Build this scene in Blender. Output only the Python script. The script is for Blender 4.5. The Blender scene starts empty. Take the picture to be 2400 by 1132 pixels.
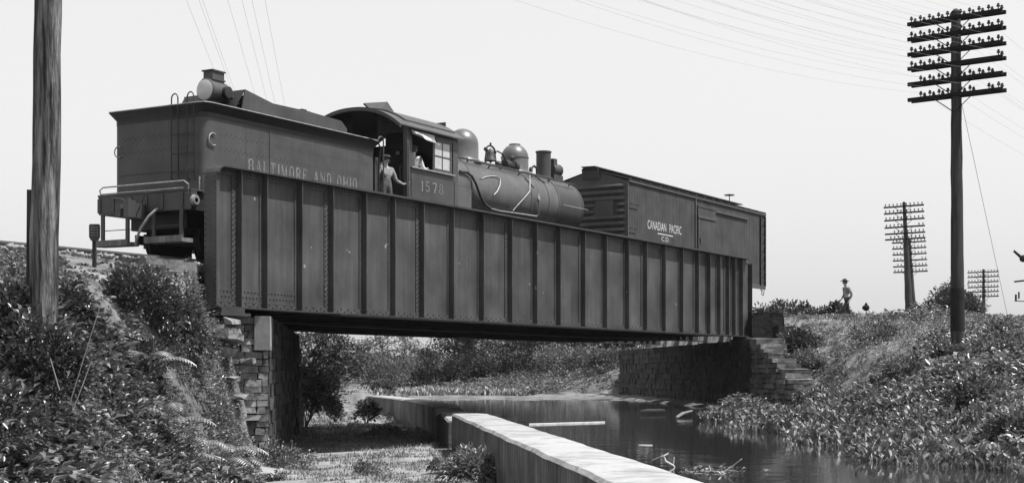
import bpy, math, random
import numpy as np
from mathutils import Vector
random.seed(7); RNG = np.random.default_rng(11)
PI = math.pi
# ---------------------------------------------------------------- frames
# world: +X along the railway (away), +Y across it (away from the viewer), z=0 the canal water.
FOC = 3500.0
ANG = math.atan((3252-1200)/FOC); SA, CA = math.sin(ANG), math.cos(ANG)
GZ0 = FOC*2.85/335; GX0 = -685/FOC*GZ0
EYE = 1.25
def W(X, Z, z=0.0):                       # view-aligned ground coordinates -> world
    return Vector(((X-GX0)*SA+(Z-GZ0)*CA, -(X-GX0)*CA+(Z-GZ0)*SA, z))
def Wn(X, Z):
    return (X-GX0)*SA+(Z-GZ0)*CA, -(X-GX0)*CA+(Z-GZ0)*SA
def V(u, Y):                              # world -> view-aligned
    return GX0+u*SA-Y*CA, GZ0+u*CA+Y*SA
def pz(px, py, Z):                        # measured point at a depth
    return W((px-1200)/FOC*Z, Z, EYE+(873-py)*Z/FOC)
def pxz(px, Z, z=0.0):
    return W((px-1200)/FOC*Z, Z, z)
def at(px, py, Y):                        # measured point on a lengthwise plane of the train
    r = (px-1200)/FOC
    u = ((GZ0+SA*Y)*r-(GX0-CA*Y))/(SA-CA*r); Z = GZ0+SA*Y+CA*u
    return u, EYE+(873-py)*Z/FOC
# ---------------------------------------------------------------- materials
def mat(name, c, c2=None, scale=3.0, rough=0.8, spec=0.4, bump=0.0, bscale=None, stretch=(1,1,1), metal=0.0,
        lo=0.35, hi=0.65, spots=None, island=0.0, transl=0.0, detail=6, streak=0.0):
    m = bpy.data.materials.new(name); m.use_nodes = True
    nt = m.node_tree; N = nt.nodes; L = nt.links
    b = N['Principled BSDF']
    b.inputs['Roughness'].default_value = rough
    b.inputs['Specular IOR Level'].default_value = spec
    b.inputs['Metallic'].default_value = metal
    c2 = c if c2 is None else c2
    geo = N.new('ShaderNodeNewGeometry')
    mp = N.new('ShaderNodeMapping'); mp.inputs['Scale'].default_value = stretch
    L.new(geo.outputs['Position'], mp.inputs['Vector'])
    nz = N.new('ShaderNodeTexNoise'); nz.inputs['Scale'].default_value = scale; nz.inputs['Detail'].default_value = detail
    nz.inputs['Roughness'].default_value = 0.62
    L.new(mp.outputs['Vector'], nz.inputs['Vector'])
    mr = N.new('ShaderNodeMapRange'); mr.inputs['From Min'].default_value = lo; mr.inputs['From Max'].default_value = hi
    mr.inputs['To Min'].default_value = c; mr.inputs['To Max'].default_value = c2
    L.new(nz.outputs['Fac'], mr.inputs['Value'])
    val = mr.outputs['Result']
    def math_(op, a, bb):
        n = N.new('ShaderNodeMath'); n.operation = op
        for i, x in enumerate((a, bb)):
            if isinstance(x, (int, float)): n.inputs[i].default_value = x
            else: L.new(x, n.inputs[i])
        return n.outputs[0]
    if streak:
        mp2 = N.new('ShaderNodeMapping'); mp2.inputs['Scale'].default_value = (9, 9, 0.5)
        L.new(geo.outputs['Position'], mp2.inputs['Vector'])
        n2 = N.new('ShaderNodeTexNoise'); n2.inputs['Scale'].default_value = 1.0; n2.inputs['Detail'].default_value = 4
        L.new(mp2.outputs['Vector'], n2.inputs['Vector'])
        r2 = N.new('ShaderNodeMapRange'); r2.inputs['From Min'].default_value = .3; r2.inputs['From Max'].default_value = .7
        r2.inputs['To Min'].default_value = 1-streak; r2.inputs['To Max'].default_value = 1+streak
        L.new(n2.outputs['Fac'], r2.inputs['Value'])
        val = math_('MULTIPLY', val, r2.outputs['Result'])
    if island:
        r3 = N.new('ShaderNodeMapRange'); r3.inputs['To Min'].default_value = 1-island; r3.inputs['To Max'].default_value = 1+island*1.3
        L.new(geo.outputs['Random Per Island'], r3.inputs['Value'])
        val = math_('MULTIPLY', val, r3.outputs['Result'])
    if spots:
        amt, sc, thr = spots
        n4 = N.new('ShaderNodeTexNoise'); n4.inputs['Scale'].default_value = sc; n4.inputs['Detail'].default_value = 2
        L.new(geo.outputs['Position'], n4.inputs['Vector'])
        r4 = N.new('ShaderNodeMapRange'); r4.inputs['From Min'].default_value = thr; r4.inputs['From Max'].default_value = thr+.04
        r4.inputs['To Min'].default_value = 0; r4.inputs['To Max'].default_value = amt
        L.new(n4.outputs['Fac'], r4.inputs['Value'])
        val = math_('ADD', val, r4.outputs['Result'])
    cc = N.new('ShaderNodeCombineColor')
    for i in range(3): L.new(val, cc.inputs[i])
    L.new(cc.outputs[0], b.inputs['Base Color'])
    if bump:
        nb = N.new('ShaderNodeTexNoise'); nb.inputs['Scale'].default_value = bscale or scale*4; nb.inputs['Detail'].default_value = 5
        L.new(mp.outputs['Vector'], nb.inputs['Vector'])
        bp = N.new('ShaderNodeBump'); bp.inputs['Strength'].default_value = 1.0; bp.inputs['Distance'].default_value = bump
        L.new(nb.outputs['Fac'], bp.inputs['Height']); L.new(bp.outputs['Normal'], b.inputs['Normal'])
    if transl:
        tr = N.new('ShaderNodeBsdfTranslucent'); L.new(cc.outputs[0], tr.inputs['Color'])
        mx = N.new('ShaderNodeMixShader'); mx.inputs[0].default_value = transl
        L.new(b.outputs[0], mx.inputs[1]); L.new(tr.outputs[0], mx.inputs[2])
        L.new(mx.outputs[0], N['Material Output'].inputs['Surface'])
    return m
M = {}
M['girder'] = mat('weathered girder paint', .022, .074, .75, .6, .35, .006, 2.2, lo=.3, hi=.72, spots=(.16, 3.6, .73), streak=.24)
M['girder_dark'] = mat('girder flange paint', .020, .038, 2, .6, .35, .003, 20)
M['rivet'] = mat('shade-dark rivet heads', .018, .035, 9, .6, .4)  # darker than the girder: shade round each head put into the colour
M['under'] = mat('sooty steel', .02, .035, 3, .85, .2)
M['tender'] = mat('dull locomotive black', .034, .058, 1.3, .5, .4, .002, 25, streak=.10)
M['black'] = mat('black iron', .012, .022, 5, .55, .4, .002, 20)
M['flare'] = mat('oily black plate', .012, .02, 5, .5, .35)
M['boiler'] = mat('boiler jacket', .045, .075, 2.5, .34, .6, .004, 6, streak=.12)
M['smokebox'] = mat('smokebox graphite', .028, .042, 4, .6, .4, .002, 20)
M['dome'] = mat('dome jacket', .06, .09, 3, .4, .55)
M['boxcar'] = mat('boxcar boards', .038, .058, 1.5, .8, .2, .002, 8, streak=.16)
M['boxcar_end'] = mat('boxcar end steel', .045, .065, 3, .6, .35)
M['white'] = mat('lettering white', .55, .35, 12, .9, .1)
M['faded'] = mat('faded lettering', .24, .12, 9, .9, .1)
M['faint'] = mat('faint numerals', .16, .2, 4, .9, .1)
M['pipe'] = mat('bright pipe', .25, .4, 8, .4, .5)
M['rod'] = mat('painted handrail', .02, .04, 8, .5, .4)
M['lightrod'] = mat('worn handrail', .25, .15, 8, .5, .4)
M['rail'] = mat('rail steel', .06, .10, 8, .5, .5)
M['wood'] = mat('weathered timber', .10, .17, 2.5, .9, .15, .006, 9, stretch=(4,4,.35), streak=.3)
M['pole'] = mat('pole wood', .03, .21, 2.6, .95, .1, .05, 9, stretch=(7,7,.6), lo=.38, hi=.64, streak=.7)
M['poledark'] = mat('creosoted pole', .028, .06, 2.2, .95, .1, .008, 7, stretch=(6,6,.5), streak=.3)
M['tar'] = mat('tarred pole band', .016, .026, 5, .9, .1)
M['arm'] = mat('crossarm wood', .012, .02, 5, .9, .1)
M['glassins'] = mat('insulator glass', .015, .03, 5, .3, .5)
M['wire'] = mat('wire', .3, .3, 5, .6, .3)
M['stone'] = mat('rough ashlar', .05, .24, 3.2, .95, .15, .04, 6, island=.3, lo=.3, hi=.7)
M['darkstone'] = mat('shade-darkened stone', .025, .06, 2.2, .95, .15, .03, 5, island=.3, lo=.3, hi=.7)  # darker copy of the ashlar, shade of the abutment faces put into colour
M['cutstone'] = mat('dressed stone', .2, .27, 2.5, .95, .15, .006, 10)
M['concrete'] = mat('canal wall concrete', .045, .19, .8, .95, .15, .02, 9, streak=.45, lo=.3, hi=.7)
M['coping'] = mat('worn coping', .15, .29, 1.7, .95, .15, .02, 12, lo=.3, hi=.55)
M['mortar'] = mat('wall core', .04, .06, 3, .95, .1)
M['coal'] = mat('coal', .012, .03, 12, .35, .6, island=.5)
M['leaf'] = mat('weed leaves', .05, .17, 1.3, .36, .6, island=.75, transl=.22)
M['leafdark'] = mat('bush leaves', .028, .08, 1.5, .36, .6, island=.6, transl=.2)
M['leafmid'] = mat('shaded tree leaves', .018, .042, .3, .6, .3, island=.5, transl=.15)  # nearer trees darkened, shade and depth layering put into the colour
M['leaffar'] = mat('tree leaves', .065, .125, .25, .6, .3, island=.5, transl=.2)  # leaf tone lightened: haze over the far greenery put into the colour
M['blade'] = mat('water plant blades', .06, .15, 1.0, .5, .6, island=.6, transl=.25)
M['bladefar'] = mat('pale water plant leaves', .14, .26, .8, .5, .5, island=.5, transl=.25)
M['frond'] = mat('pinnate leaves', .12, .22, 3, .35, .6, island=.4, transl=.2)
M['grass'] = mat('grass blades', .09, .19, .8, .6, .3, island=.5, transl=.2)
M['stem'] = mat('stems', .10, .16, 5, .8, .2)
M['bark'] = mat('tree bark', .05, .11, 3, .95, .1, .01, 8, stretch=(4,4,.6))
M['skin'] = mat('skin', .30, .36, 8, .6, .3)
M['overall'] = mat('worn overalls', .06, .14, 9, .95, .1, .01, 20)
M['shirt'] = mat('pale work shirt', .6, .75, 9, .95, .1, .01, 15)
M['greyshirt'] = mat('grey work shirt', .14, .26, 9, .95, .1, .01, 15)
M['cap'] = mat('dark cap cloth', .04, .07, 9, .95, .1)
M['trousers'] = mat('dark trousers', .03, .05, 9, .95, .1)
M['interior'] = mat('cab interior', .02, .035, 4, .8, .2)
M['canvas'] = mat('awning canvas', .45, .7, 8, .95, .1, .01, 12)
M['lens'] = mat('headlamp lens', .35, .45, 3, .12, .8)
M['twig'] = mat('bleached driftwood', .35, .55, 8, .9, .1)
M['board'] = mat('wet board', .16, .34, 4, .8, .3)
M['mud'] = mat('mud', .03, .06, 3, .6, .4, .02, 5)
def glass_mat():
    m = bpy.data.materials.new('window glass'); m.use_nodes = True
    b = m.node_tree.nodes['Principled BSDF']
    nz = m.node_tree.nodes.new('ShaderNodeTexNoise'); nz.inputs['Scale'].default_value = 6
    r = m.node_tree.nodes.new('ShaderNodeMapRange'); r.inputs['To Min'].default_value = .25; r.inputs['To Max'].default_value = .5
    m.node_tree.links.new(nz.outputs['Fac'], r.inputs['Value'])
    cc = m.node_tree.nodes.new('ShaderNodeCombineColor')
    for i in range(3): m.node_tree.links.new(r.outputs[0], cc.inputs[i])
    m.node_tree.links.new(cc.outputs[0], b.inputs['Base Color'])
    b.inputs['Roughness'].default_value = .08
    return m
M['glass'] = glass_mat()
# ---------------------------------------------------------------- objects
COL = bpy.context.scene.collection
ORG = {}
def thing(name, loc, label, cat, group=None):
    o = bpy.data.objects.new(name, None); COL.objects.link(o); o.empty_display_size = .2
    o.location = loc; ORG[o.name] = Vector(loc); tag(o, label, cat, group); return o
def tag(o, label=None, cat=None, group=None, kind=None):
    if label: o['label'] = label
    if cat: o['category'] = cat
    if group: o['group'] = group
    if kind: o['kind'] = kind
    return o
class MB:
    def __init__(s): s.v = []; s.f = []; s.rv = []
    def add(s, vs, fs):
        n = len(s.v); s.v += [tuple(v) for v in vs]; s.f += [tuple(n+i for i in f) for f in fs]; return s
    def box(s, x0, x1, y0, y1, z0, z1, j=0):
        vs = [(x, y, z) for z in (z0, z1) for y in (y0, y1) for x in (x0, x1)]
        if j: vs = [tuple(c+random.uniform(-j, j) for c in v) for v in vs]
        return s.add(vs, [(0,2,3,1), (4,5,7,6), (0,1,5,4), (2,6,7,3), (0,4,6,2), (1,3,7,5)])
    def obox(s, p, ax, ay, az, j=0):      # oriented box: corner p and three edge vectors
        p, ax, ay, az = map(Vector, (p, ax, ay, az))
        vs = [p+ax*i+ay*k+az*l for l in (0, 1) for k in (0, 1) for i in (0, 1)]
        if j: vs = [v+Vector((random.uniform(-j, j) for _ in range(3))) for v in vs]
        fs = [(0,2,3,1), (4,5,7,6), (0,1,5,4), (2,6,7,3), (0,4,6,2), (1,3,7,5)]
        if ax.cross(ay).dot(az) < 0: fs = [f[::-1] for f in fs]
        return s.add(vs, fs)
    def tube(s, pts, r, n=8, cap=True):
        pts = [Vector(p) for p in pts]; rs = r if isinstance(r, (list, tuple)) else [r]*len(pts)
        rings = []; up = None
        for i, p in enumerate(pts):
            d = (pts[min(i+1, len(pts)-1)]-pts[max(i-1, 0)]).normalized()
            if up is None: up = Vector((0,0,1)) if abs(d.z) < .9 else Vector((1,0,0))
            a = d.cross(up).normalized(); b = a.cross(d).normalized(); up = b
            rings.append([p+(a*math.cos(2*PI*k/n)+b*math.sin(2*PI*k/n))*rs[i] for k in range(n)])
        vs = [v for rg in rings for v in rg]; fs = []
        for i in range(len(pts)-1):
            for k in range(n):
                k2 = (k+1) % n; fs.append((i*n+k, (i+1)*n+k, (i+1)*n+k2, i*n+k2))
        if cap: fs.append(tuple(range(n))); fs.append(tuple(range((len(pts)-1)*n+n-1, (len(pts)-1)*n-1, -1)))
        return s.add(vs, fs)
    def lathe(s, c, prof, n=28, axis='z'):   # prof: (radius, height)
        c = Vector(c); vs = []; fs = []
        for r, h in prof:
            for k in range(n):
                x, y = r*math.cos(2*PI*k/n), r*math.sin(2*PI*k/n)
                vs.append(c+(Vector((x, y, h)) if axis == 'z' else Vector((h, x, y)) if axis == 'x' else Vector((y, h, x))))
        for i in range(len(prof)-1):
            for k in range(n):
                k2 = (k+1) % n; fs.append((i*n+k, i*n+k2, (i+1)*n+k2, (i+1)*n+k))
        fs.append(tuple(range(n-1, -1, -1))); fs.append(tuple(range((len(prof)-1)*n, len(prof)*n)))
        return s.add(vs, fs)
    def sphere(s, c, r, sx=1, sy=1, sz=1, n=12, m=8):
        pr = [(r*math.sin(PI*i/m)+1e-4, -r*math.cos(PI*i/m)) for i in range(m+1)]
        c = Vector(c); t = MB(); t.lathe((0,0,0), pr, n)
        return s.add([c+Vector((v[0]*sx, v[1]*sy, v[2]*sz)) for v in t.v], t.f)
    def prism(s, poly, y0, y1):           # polygon of (x,z) extruded across
        n = len(poly)
        ar = sum(poly[i][0]*poly[(i+1) % n][1]-poly[(i+1) % n][0]*poly[i][1] for i in range(n))
        if ar < 0: poly = poly[::-1]
        vs = [(x, y0, z) for x, z in poly]+[(x, y1, z) for x, z in poly]
        fs = [tuple(range(n)), tuple(range(2*n-1, n-1, -1))]+[(i, n+i, n+(i+1) % n, (i+1) % n) for i in range(n)]
        return s.add(vs, fs)
    def rivet(s, x, y, z, r=.022, ax='y', sg=-1, h=.5):
        n = 6; vs = []
        for q, rr in ((0, r), (h*r*1.3, r*.55)):
            for k in range(n):
                a, b = rr*math.cos(2*PI*k/n), rr*math.sin(2*PI*k/n)
                vs.append((x+a, y+sg*q, z+b) if ax == 'y' else (x+sg*q, y+a, z+b) if ax == 'x' else (x+a, y+b, z+sg*q))
        f0 = len(s.f); s.add(vs, [(k, (k+1) % n, n+(k+1) % n, n+k) for k in range(n)]+[tuple(range(n, 2*n))]); s.rv += range(f0, len(s.f)); return s
    def build(s, name, m, parent=None, smooth=True, label=None):
        me = bpy.data.meshes.new(name)
        o = bpy.data.objects.new(name, me); COL.objects.link(o)
        off = Vector((0,0,0))
        if parent is not None:
            off = ORG[parent.name]; o.parent = parent
        me.from_pydata([(v[0]-off.x, v[1]-off.y, v[2]-off.z) for v in s.v], [], s.f); me.update()
        me.materials.append(m)
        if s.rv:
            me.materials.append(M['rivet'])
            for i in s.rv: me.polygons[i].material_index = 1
        if smooth:
            me.polygons.foreach_set('use_smooth', [True]*len(me.polygons)); me.set_sharp_from_angle(angle=math.radians(38))
        ORG[o.name] = off
        if label: o['label'] = label
        return o
def np_mesh(name, verts, quads, m, parent=None, smooth=False):
    me = bpy.data.meshes.new(name); n = len(verts); k = quads.shape[1]; q = len(quads)
    off = ORG[parent.name] if parent is not None else Vector((0,0,0))
    me.vertices.add(n); me.vertices.foreach_set('co', (verts-np.array(off)).astype(np.float32).ravel())
    me.loops.add(q*k); me.loops.foreach_set('vertex_index', quads.astype(np.int32).ravel())
    me.polygons.add(q); me.polygons.foreach_set('loop_start', np.arange(0, q*k, k, dtype=np.int32))
    me.update(calc_edges=True); me.validate()
    if smooth: me.polygons.foreach_set('use_smooth', [True]*len(me.polygons))
    me.materials.append(m)
    o = bpy.data.objects.new(name, me); COL.objects.link(o)
    if parent is not None: o.parent = parent
    ORG[o.name] = off
    return o
def copy_tree(o, parent=None):
    c = o.copy(); COL.objects.link(c)
    if parent is not None: c.parent = parent
    for ch in [x for x in o.children]: copy_tree(ch, c)
    return c
# ---------------------------------------------------------------- terrain
def aS(X, Z): return X+.1034*(Z-37.2)+1.52
def bend(Z):
    return np.where(Z < 45, 0, np.where(Z < 80, .004*(Z-45)**2, 4.9+.28*(Z-80)))
def acoord(X, Z): return X+.1034*(Z-37.2)+1.52+bend(Z)
def fromA(a, Z): return a-.1034*(Z-37.2)-1.52-float(bend(np.array(float(Z))))
def sm(t): t = np.clip(t, 0, 1); return t*t*(3-2*t)
AL, AR = -4.16, 11.5
def wob(X, Z, f, s=0):
    return np.sin(X*f+s)*np.cos(Z*f*1.13+s*2.1)+.5*np.sin(X*f*2.3+1.7+s)*np.cos(Z*f*1.9-s)
def hgt(X, Z):
    X = np.asarray(X, float); Z = np.asarray(Z, float)
    u, Y = Wn(X, Z); a = acoord(X, Z)
    plat = np.interp(Y, [-20, -14, -10, -6, -3, -1.8, -1, .3, 1.0, 11.0, 17, 30], [-.1, .1, .6, 1.5, 2.5, 2.9, 3.05, 3.3, 3.42, 3.42, 1.0, .8])
    tow = np.interp(Z, [0, 58, 76, 130], [-.65, -.65, .2, .5])
    # left side
    wd = np.interp(Z, [10, 22, 29, 31, 47, 55], [4, 2.4, 1.5, .5, .5, 4])
    st = np.interp(Z, [10, 28, 31, 48, 52], [-4.2, -4.2, -4.5, -4.5, -4.3])
    left = tow+(plat-tow)*sm((st-a)/wd)
    farleft = tow+(1.6-tow)*sm((-4.5-a)/6)
    left = np.where((Z > 50) & (Y > 9), np.minimum(left, np.maximum(farleft, .3+0*a)), left)
    seat = (Z > 29.2) & (Z < 50) & (a > -5.7) & (a < -4.3) & (Y > -.6)
    left = np.where(seat, np.minimum(left, 2.1), left)
    # right side
    asx = np.interp(Z, [0, 34, 41, 46, 52], [7.3, 7.3, 10.4, 11.6, 11.9]); asx = np.where(Z > 52, np.where(Z < 79, 11.7+bend(Z), 11.7), asx)
    d = np.maximum(a-asx, 0)
    gap = np.maximum(58-Z, 0)
    t = 2.5*d/(2.5*d+gap+1e-6)
    crest = np.interp(X/np.maximum(Z, 5), [.2, .30, .36, .6], [3.4, 3.4, 3.05, 3.0])
    slope = crest*(1-(1-t)**1.6)
    wtop = 2.25-np.maximum(52.4-Z, 0)*.346
    slope = np.where((Z > 38) & (Z < 58) & (a < 15.5), np.minimum(slope, np.maximum(wtop, .12)-.15+np.maximum(a-12.9, 0)*1.0), slope)
    platR = np.interp(Y, [-60, -12, 0, 1.2, 11, 17, 30], [3.3, 3.35, 3.4, 3.45, 3.45, 1.2, .8])
    right = np.where(Z < 58, slope, crest+(platR-crest)*sm((Z-58)/6))
    s_ = aS(X, Z)
    mid = np.where(s_ > 13.0, right, np.where(s_ > 11.9, np.minimum(right, 2.0), .10))
    far = np.maximum(np.minimum(platR, 3.4)*sm((a-12.0)/5.5), .1)
    far = far+(mid-far)*sm((81.5-Z)/2.5)
    right = np.where(Z > 79, far, np.where(Z > 52.3, mid, right))
    bed = -.45+0*a
    bed = np.where((s_ > 8.6) & (Z > 46) & (Z < 84), -.45+.55*sm((s_-8.8-.15*wob(X, Z, .8))/1.9), bed)
    endz = sm((Z-96)/8)
    bed = bed+(0.75-bed)*endz
    h = np.where(a < 0.3, left, np.where(a < .6, tow*0-.3, bed))
    edge = sm((a-(asx-.9))/1.2)
    h = np.where(a > asx-.9, bed*(1-edge)+np.maximum(right, bed)*edge, h)
    h = np.where((a >= .3) & (Z > 68), np.maximum(h, .25*sm((2.2-a)/1.6)), h)
    h = np.where((a < .3) & (a > -1) & (Z > 68), np.maximum(h, .3), h)
    rough = .05*wob(X, Z, 1.7)+.03*wob(X, Z, 4.1, 1)
    k = np.where((Y > -.5) & (Y < 11), .25, 1.0)
    k = np.where((a > .3) & (a < asx-.5), .4, k)
    return h+rough*k
def h1(X, Z): return float(hgt(np.array([X]), np.array([Z]))[0])
def grid_axis(lo, hi, step, far, g=1.18):
    core = list(np.arange(lo, hi, step)); s = step; x = core[-1]
    while x < far: s *= g; x += s; core.append(x)
    s = step; x = core[0]; pre = []
    while x > -far: s *= g; x -= s; pre.append(x)
    return np.array(pre[::-1]+core)
gx = grid_axis(-14, 27, .3, 2500); gz = grid_axis(8, 84, .35, 2500)
GX, GZ = np.meshgrid(gx, gz); H = hgt(GX, GZ)
farm = np.clip((np.hypot(GX, GZ-40)-150)/200, 0, 1); H = H*(1-farm)+.6*farm
uu, YY = Wn(GX, GZ)
verts = np.stack([uu.ravel(), YY.ravel(), H.ravel()], 1)
nx, nz_ = len(gx), len(gz)
i0 = (np.arange(nz_-1)[:, None]*nx+np.arange(nx-1)[None, :]).ravel()
quads = np.stack([i0, i0+1, i0+1+nx, i0+nx], 1)
def ground_mat():
    m = mat('earth and thin grass', .06, .19, .9, .95, .15, .05, 6, lo=.35, hi=.68)
    return m
M['ground'] = ground_mat()
g = np_mesh('ground', verts, quads, M['ground'], smooth=True); tag(g, kind='structure')
# canal water
def water_mat():
    m = bpy.data.materials.new('still canal water'); m.use_nodes = True
    nt = m.node_tree; b = nt.nodes['Principled BSDF']
    b.inputs['Base Color'].default_value = (.022, .022, .022, 1); b.inputs['Roughness'].default_value = .04
    b.inputs['IOR'].default_value = 1.33
    geo = nt.nodes.new('ShaderNodeNewGeometry')
    nz = nt.nodes.new('ShaderNodeTexNoise'); nz.inputs['Scale'].default_value = 1.6; nz.inputs['Detail'].default_value = 4
    bp = nt.nodes.new('ShaderNodeBump'); bp.inputs['Distance'].default_value = .006; bp.inputs['Strength'].default_value = .8
    nt.links.new(geo.outputs['Position'], nz.inputs['Vector']); nt.links.new(nz.outputs['Fac'], bp.inputs['Height'])
    nt.links.new(bp.outputs['Normal'], b.inputs['Normal'])
    return m
wv = []; zs = list(np.arange(-30, 112, 2.0))
for Z in zs:
    for a in (.4, 8.0 if Z < 40 else 13.4+(float(bend(np.array(float(Z)))) if Z < 84 else 0)): wv.append(W(fromA(a, Z), Z, 0))
mb = MB(); mb.add(wv, [(2*i, 2*i+1, 2*i+3, 2*i+2) for i in range(len(zs)-1)])
tag(mb.build('canal_water', water_mat(), smooth=False), kind='structure')

M['dust'] = mat('dusty path', .13, .27, .9, .95, .1, .02, 7, lo=.3, hi=.7)
Zs_ = list(np.arange(24, 56, .5))+list(np.arange(56, 112, 1.0)); vs = []; na = 9
for Z in Zs_:
    wL, wR = (4.3, .0) if Z < 50 else (4.3-(Z-50)*.22, -.0) if Z < 62 else (2.6, -1.2)
    if 50 <= Z < 62: wR = -(Z-50)*.1
    for i in range(na):
        q = i/(na-1); a_ = -wL+(wL+wR)*q+.18*math.sin(Z*1.1+q*6)*(1 if q in (0, 1) else 0); X_ = fromA(a_, Z)
        vs.append(W(X_, Z, h1(X_, Z)+(.012 if 0 < i < na-1 else -.05)))
b_ = MB(); b_.add(vs, [(j*na+i, j*na+i+1, (j+1)*na+i+1, (j+1)*na+i) for j in range(len(Zs_)-1) for i in range(na-1)])
tag(b_.build('towpath', M['dust']), kind='structure')
# ---------------------------------------------------------------- girder bridge
GB, GT, GL = 2.55, 5.40, 29.0
ST = [.71, 1.52, 2.68, 3.78, 5.02, 6.17, 7.38, 8.72, 10.15, 11.6, 12.96, 14.3, 15.8, 17.2, 18.7, 20.0, 21.4, 22.8, 24.1, 25.1, 26.0, 26.8, 27.4, 28.1]
def girder(y0, u0, parent, near):
    out = []
    w = MB(); w.box(u0+.02, u0+GL-.02, y0+.19, y0+.21, GB+.05, GT-.05)
    w.box(u0+.03, u0+2.9, y0+.178, y0+.189, GB+.07, GB+.42)       # reinforcing plate
    if near:
        for i in range(26):                                        # rivet field of the end plate
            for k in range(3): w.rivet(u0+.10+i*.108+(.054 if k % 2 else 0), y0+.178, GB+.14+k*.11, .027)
    w.build('web_plate', M['girder'], parent)
    fl = MB()
    fl.box(u0-.02, u0+GL+.02, y0, y0+.40, GB, GB+.03)
    fl.box(u0+4, u0+GL-4, y0+.01, y0+.39, GB-.025, GB-.001)
    fl.build('bottom_flange', M['girder_dark'], parent)
    fl = MB()
    fl.box(u0+.25, u0+GL-.25, y0-.02, y0+.42, GT-.03, GT)
    fl.box(u0+3, u0+GL-3, y0-.01, y0+.41, GT+.001, GT+.02)
    pr = [(u0+.25, GT), (u0+.1, GT-.01), (u0-.01, GT-.07), (u0-.05, GT-.16), (u0-.03, GT-.17), (u0+.02, GT-.09), (u0+.11, GT-.035), (u0+.25, GT-.03)]
    fl.prism(pr, y0-.02, y0+.42)
    fl.build('top_flange', M['girder_dark'], parent)
    an = MB()
    for z0, z1 in ((GB+.03, GB+.15), (GT-.15, GT-.03)):
        an.box(u0+.03, u0+GL-.03, y0+.165, y0+.177, z0, z1)
    if near:
        n = int(GL/.125)
        for i in range(n):
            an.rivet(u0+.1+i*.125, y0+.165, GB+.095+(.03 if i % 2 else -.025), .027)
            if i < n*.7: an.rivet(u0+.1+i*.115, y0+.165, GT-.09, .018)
    an.build('flange_angle', M['girder'], parent)
    e = MB()
    e.box(u0-.05, u0-.03, y0+.04, y0+.36, GB+.03, GT-.16)
    e.box(u0-.029, u0+.12, y0+.10, y0+.165, GB+.03, GT-.15)
    if near:
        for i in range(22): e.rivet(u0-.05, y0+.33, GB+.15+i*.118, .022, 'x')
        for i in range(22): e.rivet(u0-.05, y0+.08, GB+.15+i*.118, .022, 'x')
    e.build('end_post', M['girder'], parent)
    e = MB(); e.box(u0+GL+.03, u0+GL+.05, y0+.04, y0+.36, GB+.03, GT-.16); e.build('end_post', M['girder_dark'], parent)
    for i, s in enumerate(ST):
        b = MB(); x = u0+s; wide = (i % 3 == 0)
        b.box(x-.012, x+.012, y0+.03, y0+.188, GB+.032, GT-.032)           # outstanding leg
        b.box(x-(.16 if wide else .10), x-.013, y0+.168, y0+.188, GB+.034, GT-.034)
        if wide: b.box(x+.013, x+.10, y0+.168, y0+.188, GB+.034, GT-.034)
        if near:
            for k in range(24):
                z = GB+.18+k*.11
                if wide:
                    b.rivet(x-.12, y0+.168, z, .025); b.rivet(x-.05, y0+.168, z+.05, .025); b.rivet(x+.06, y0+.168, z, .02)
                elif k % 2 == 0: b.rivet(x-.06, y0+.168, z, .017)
        b.build('stiffener', M['girder'], parent)
    return out
bridge = thing('railway_bridge', (0, 0, GB), 'riveted plate girder railway bridge carrying the locomotive across the canal', 'bridge')
girder(0, 0, bridge, True)
for (y0, u0) in ((4.7, 6.3), (9.4, 12.8)):
    b = MB()
    b.box(u0, u0+GL, y0+.19, y0+.21, GB+.031, GT-.031); b.box(u0, u0+GL, y0, y0+.4, GB, GB+.03); b.box(u0, u0+GL, y0, y0+.4, GT-.03, GT)
    b.box(u0+3, u0+11, y0+.02, y0+.38, GB-.03, GB-.001); b.box(u0+12, u0+20, y0+.02, y0+.38, GB-.03, GB-.001)
    for s in ST: b.box(u0+s-.012, u0+s+.012, y0+.03, y0+.19, GB+.032, GT-.032)
    b.build('girder', M['girder_dark'], bridge)
# floor system under the tracks (skewed parallelogram)
for s in np.arange(.6, 29, 1.45):
    for bay in (0, 1):
        ya, yb = (.212, 4.889) if bay == 0 else (4.912, 9.589)
        ua, ub = (s+1.37*bay*4.7, s+1.37*bay*4.7+.2)
        b = MB(); b.obox((ua, ya, GB+.05), (.016, 0, 0), (0, yb-ya, 0), (0, 0, .6)); b.obox((ua-.1, ya, GB+.034), (.22, 0, 0), (0, yb-ya, 0), (0, 0, .014))
        b.build('floor_beam', M['under'], bridge)
b = MB()
for (ya, yb, ua) in ((.22, 4.88, 0), (4.92, 9.58, 6.4)):
    b.box(ua, ua+GL, ya, yb, 3.18, 3.24)
    for yy in (1.3, 1.78, 3.22, 3.7): b.box(ua+.1, ua+GL-.1, ya-.22+yy-.1, ya-.22+yy+.1, GB+.66, 3.175)
b.build('deck_plate', M['under'], bridge)
for x in (.35, 28.55):
    b = MB(); b.box(x-.35, x+.35, -.05, .45, GB-.10, GB-.002); b.box(x-.45, x+.45, -.12, .52, GB-.16, GB-.0995)
    b.build('bearing_plate', M['girder_dark'], bridge)
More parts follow.
